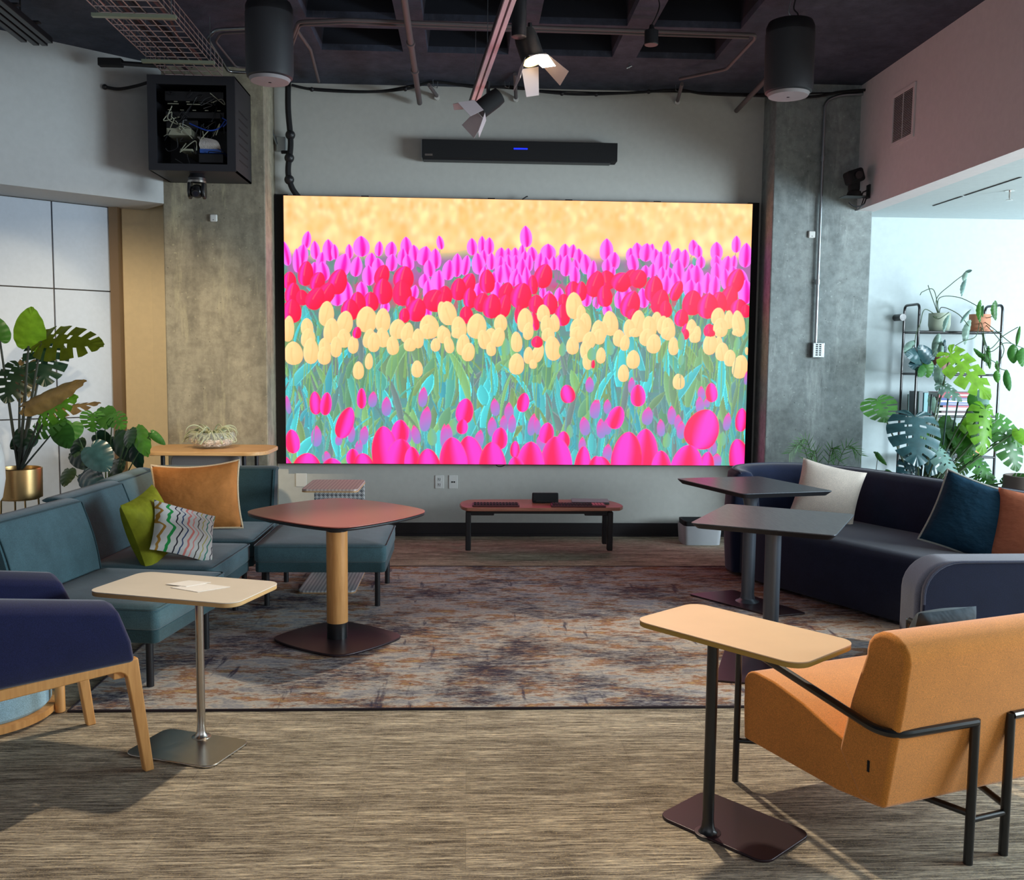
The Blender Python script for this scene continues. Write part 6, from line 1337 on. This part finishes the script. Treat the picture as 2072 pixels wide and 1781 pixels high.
# wire basket cable tray above the rack
t = thing('cable_tray', 'zinc wire basket cable tray leading to the equipment rack', 'cable tray', (-2.0, 6.2, 3.5))
a = Vector((-1.947, 5.174, 3.52)); b_ = Vector((-1.959, 7.0, 3.52)); u = (b_-a).normalized(); s_ = Vector((u.y, -u.x, 0)); W2 = .20; L = (b_-a).length
m = MB()
for k in range(7): o = s_*(-W2+2*W2*k/6); m.cyl(a+o, b_+o, .0035, 6)
for sg in (-1, 1):
    for zz in (.035, .07, .11): o = s_*(sg*W2)+Vector((0, 0, zz)); m.cyl(a+o, b_+o, .0035, 6)
m.build('long_wires', M['wire'], t, world=True, smooth=True)
m = MB(); n = int(L/.10)
for k in range(n+1):
    p = a+u*(L*k/n); m.tube([p-s_*W2+Vector((0, 0, .11)), p-s_*W2, p+s_*W2, p+s_*W2+Vector((0, 0, .11))], .0035, 5)
m.build('cross_wires', M['wire'], t, world=True, smooth=True)
for kf in (.33, .80):
    p = a+u*(L*kf); c_ = p+Vector((0, 0, -.02)); v1 = Vector((1, 0, 0))*.25
    MB().box((-.24, -.015, -.01), (.24, .015, .01), Matrix.Translation(c_)).build('support_bar', plain('support_grey_green', (150, 160, 140), .4, .5), t, world=True)
    for sg in (-1, 1): MB().cyl(c_+v1*sg*.85, Vector(((c_+v1*sg*.85).x, (c_+v1*sg*.85).y, 3.8)), .004, 6).build('hanger_rod', M['galv'], t, world=True)
rb = random.Random(8)
for k in range(5):
    o = s_*rb.uniform(-.12, .12)+Vector((0, 0, .03+.01*k)); pts = [a+o+u*(L*i/6)+s_*rb.uniform(-.03, .03)+Vector((0, 0, rb.uniform(0, .02))) for i in range(7)]
    c_ = pts[3]; q = thing('data_cable', 'dark cable lying in the wire basket tray', 'cable', pts[3], 0, 'cables in the wire tray'); MB().tube(spline([p-c_ for p in pts], 5), .010, 6).build('sheath', plain('cable_maroon', (70, 44, 44), .6) if k % 2 else M['blackm'], q, smooth=True)
# black linear grille in the top left corner and projector arm
g0, g1 = Vector((-2.834, 5.7, 3.62)), Vector((-2.877, 6.725, 3.62)); u = (g1-g0).normalized(); s_ = Vector((u.y, -u.x, 0))
t = thing('linear_diffuser', 'black slatted linear air diffuser in the top left corner', 'air diffuser', (g0+g1)/2)
for k in range(4):
    o = s_*(-.09+.055*k); m = MB(); e0 = g0+o; e1 = g1+o-u*(.06*abs(k-1.5)); w_ = s_*.02
    m.prism([tuple((e0-w_)[:2]), tuple((e1-w_)[:2]), tuple((e1+w_)[:2]), tuple((e0+w_)[:2])], 3.60, 3.64); m.build('slat', M['black'], t, world=True, bevel=.004)
for kf in (.35, .65): p = g0.lerp(g1, kf); MB().box((-.12, -.02, .02), (.12, .02, .03), Matrix.Translation(p)).cyl(p+Vector((0, 0, .03)), Vector((p.x, p.y, 3.8)), .006, 8).build('hanger', M['black'], t, world=True)
q0, q1 = Vector((-2.71, 7.25, 3.665)), Vector((-2.216, 7.2, 3.634))
t = thing('ceiling_bracket', 'black horizontal bracket with a boxed end left of the equipment rack', 'bracket', (q0+q1)/2)
MB().cyl(q0+Vector((.10, 0, 0)), q1, .017).build('arm', M['black'], t, smooth=True, world=True)
MB().box((0, -.03, -.028), (.17, .03, .028), Matrix.Translation(q0)).build('end_box', M['blackm'], t, world=True, bevel=.006)
MB().cyl(q1+Vector((-.05, 0, 0)), q1+Vector((-.05, 0, 3.8-q1.z)), .008).build('drop_rod', M['black'], t, smooth=True, world=True)

# equipment rack with open front
t = thing('equipment_rack', 'open black wall rack full of electronics on the left concrete column', 'equipment rack', (-2.04, 7.5, 2.90))
X0, X1, Y0, Y1, Z0, Z1 = -2.365, -1.73, 7.25, 7.745, 2.90, 3.585
RK = plain('rack_black', (40, 40, 46), .5)
MB().box((X0, Y0, Z0), (X0+.012, Y1, Z1)).box((X1-.012, Y0, Z0), (X1, Y1, Z1)).box((X0, Y0, Z0), (X1, Y1, Z0+.012)).box((X0, Y0, Z1-.012), (X1, Y1, Z1)).box((X0, Y1-.01, Z0), (X1, Y1, Z1)).build('cabinet', RK, t, world=True)
for (a_, b_) in (((X0, Z0), (X0+.062, Z1)), ((X1-.062, Z0), (X1, Z1)), ((X0+.062, Z0), (X1-.062, Z0+.05)), ((X0+.062, Z1-.065), (X1-.062, Z1))):
    MB().box((a_[0], Y0-.012, a_[1]), (b_[0], Y0+.004, b_[1])).build('front_frame', RK, t, world=True)
m = MB()
for k in range(7): m.box((X1-.001, Y0+.10, Z0+.10+.06*k), (X1+.002, Y1-.12, Z0+.11+.06*k))
m.build('side_vents', M['blackm'], t, world=True)
GR = plain('unit_grey', (150, 150, 132), .5); rb = random.Random(2)
def unit(name, x0, x1, z0, z1, mat, y=7.33): return MB().box((x0, y, z0), (x1, Y1-.03, z1)).build(name, mat, t, world=True, bevel=.003)
unit('amplifier', -2.26, -1.83, 3.42, 3.49, M['black'], 7.31); unit('network_switch', -2.26, -1.83, 3.30, 3.345, M['black'], 7.32)
m = MB()
for k in range(9): m.box((-2.24+.045*k, 7.312, 3.352+.06*(k % 2)), (-2.215+.045*k, 7.318, 3.357+.06*(k % 2)))
m.box((-2.24, 7.309, 3.395), (-2.16, 7.3095, 3.401)).box((-2.10, 7.309, 3.393), (-2.0, 7.3095, 3.400)).build('label_strips', GR, t, world=True)
unit('power_supply', -2.25, -2.07, 3.17, 3.22, GR, 7.30); unit('control_box', -2.26, -2.03, 3.225, 3.285, M['black'], 7.33)
unit('patch_panel', -2.01, -1.85, 3.045, 3.075, plain('panel_blue', (50, 90, 170), .4), 7.30); unit('media_player', -2.02, -1.84, 2.975, 3.04, M['black'], 7.31)
pm = MB()
for k in range(16):
    x_ = -2.0+.0095*k; pts = spline([(x_, 7.30, 3.075), (x_-.003, 7.275, 3.10), (x_-.02-.012*(k-8)*.2, 7.29, 3.135), (-2.03, 7.33, 3.165)], 5); pm.tube(pts, .004, 5)
pm.build('white_patch_cables', plain('cable_white', (210, 204, 200), .5), t, world=True, smooth=True)
bm_ = MB()
bm_.tube(spline([(-2.08, 7.30, 3.255), (-2.0, 7.28, 3.22), (-1.93, 7.27, 3.20), (-1.86, 7.28, 3.22), (-1.82, 7.3, 3.28)], 8), .005, 6)
bm_.tube(spline([(-1.84, 7.30, 3.30), (-1.80, 7.285, 3.27), (-1.83, 7.28, 3.23)], 6), .005, 6); bm_.build('blue_patch_cable', plain('cable_blue', (30, 70, 170), .5), t, world=True, smooth=True)
for k in range(34):
    x_ = rb.uniform(-2.26, -1.84); z_ = rb.uniform(2.98, 3.45); pts = [(x_+rb.uniform(-.07, .07), 7.275+rb.uniform(0, .05), z_+rb.uniform(-.07, .07)) for _ in range(4)]
    MB().tube(spline(pts, 6), .0035, 5).build('signal_cable', M['black'] if k % 4 else GR, t, world=True, smooth=True)
unit('adapter', -2.15, -2.06, 3.055, 3.07, GR, 7.29)
def ptz(label, c, Mx, up):
    t = thing('ptz_camera', label, 'camera', c)
    return t
# dome camera under the rack
t = thing('dome_camera', 'black motorised camera hanging below the equipment rack', 'camera', (-2.055, 7.38, 2.70))
MB().lathe([(.04, .145), (.062, .15), (.066, .17), (.05, .20)], 32).build('mount', M['black'], t, smooth=True)
MB().lathe([(.05, .13), (.07, .135), (.07, .15), (.05, .155)], 32).build('mount_ring', M['chrome'], t, smooth=True)
m = MB(); m.ball((0, 0, .075), .052, 24); m.build('camera_ball', M['tube'], t, smooth=True)
for s in (-1, 1):
    m = MB(); m.xprism([(-.045, .07), (-.03, .03), (.0, .015), (.03, .03), (.045, .07), (.035, .135), (-.035, .135)], s*.052-.012, s*.052+.012); m.build('fork_arm', M['tube'], t, bevel=.006)
MB().cyl((0, -.045, .06), (.01, -.075, .045), .03, 24, .027).build('lens_barrel', M['black'], t, smooth=True)
MB().cyl((.01, -.0755, .0448), (.0105, -.077, .044), .018, 20).build('lens', plain('lens_glass', (30, 30, 40), .05), t)
# camera on a bracket on the right bulkhead
t = thing('ptz_camera', 'black motorised camera on a wall bracket under the right bulkhead vent', 'camera', (3.08, 7.60, 2.86))
MB().box((-.10, -.06, .0), (.08, .07, .006)).build('shelf_plate', M['black'], t, bevel=.003)
MB().lathe([(.058, .007), (.06, .02), (.05, .045), (.035, .05)], 28).build('base', M['blackm'], t, smooth=True)
MB().box((-.045, -.035, .045), (.035, .035, .13)).build('yoke', M['blackm'], t, bevel=.015)
MB().box((-.065, -.06, -.05), (.065, .07, .055), Matrix.Translation((-.005, 0, .16)) @ Matrix.Rotation(math.radians(-18), 4, 'Y')).build('head', M['blackm'], t, bevel=.02)
MB().cyl((.0, -.055, .165), (0, -.085, .16), .03).build('lens_barrel', M['tube'], t, smooth=True)
MB().box((.108, -.03, -.01), (.120, .03, .10)).build('wall_plate', M['black'], t, bevel=.002)
MB().box((.07, -.02, -.004), (.112, .02, .006)).tube([(.112, 0, .06), (.07, 0, .04), (.06, 0, .005)], .006, 6).build('bracket_arm', M['black'], t, smooth=True)
MB().tube(spline([(.10, -.01, .02), (.07, -.02, -.06), (.0, -.02, -.075), (-.05, -.02, -.045)], 8), .006, 6).tube(spline([(.09, .02, .0), (.06, .02, -.08), (.02, .02, -.10)], 8), .005, 6).build('camera_cable', M['black'], t, smooth=True)
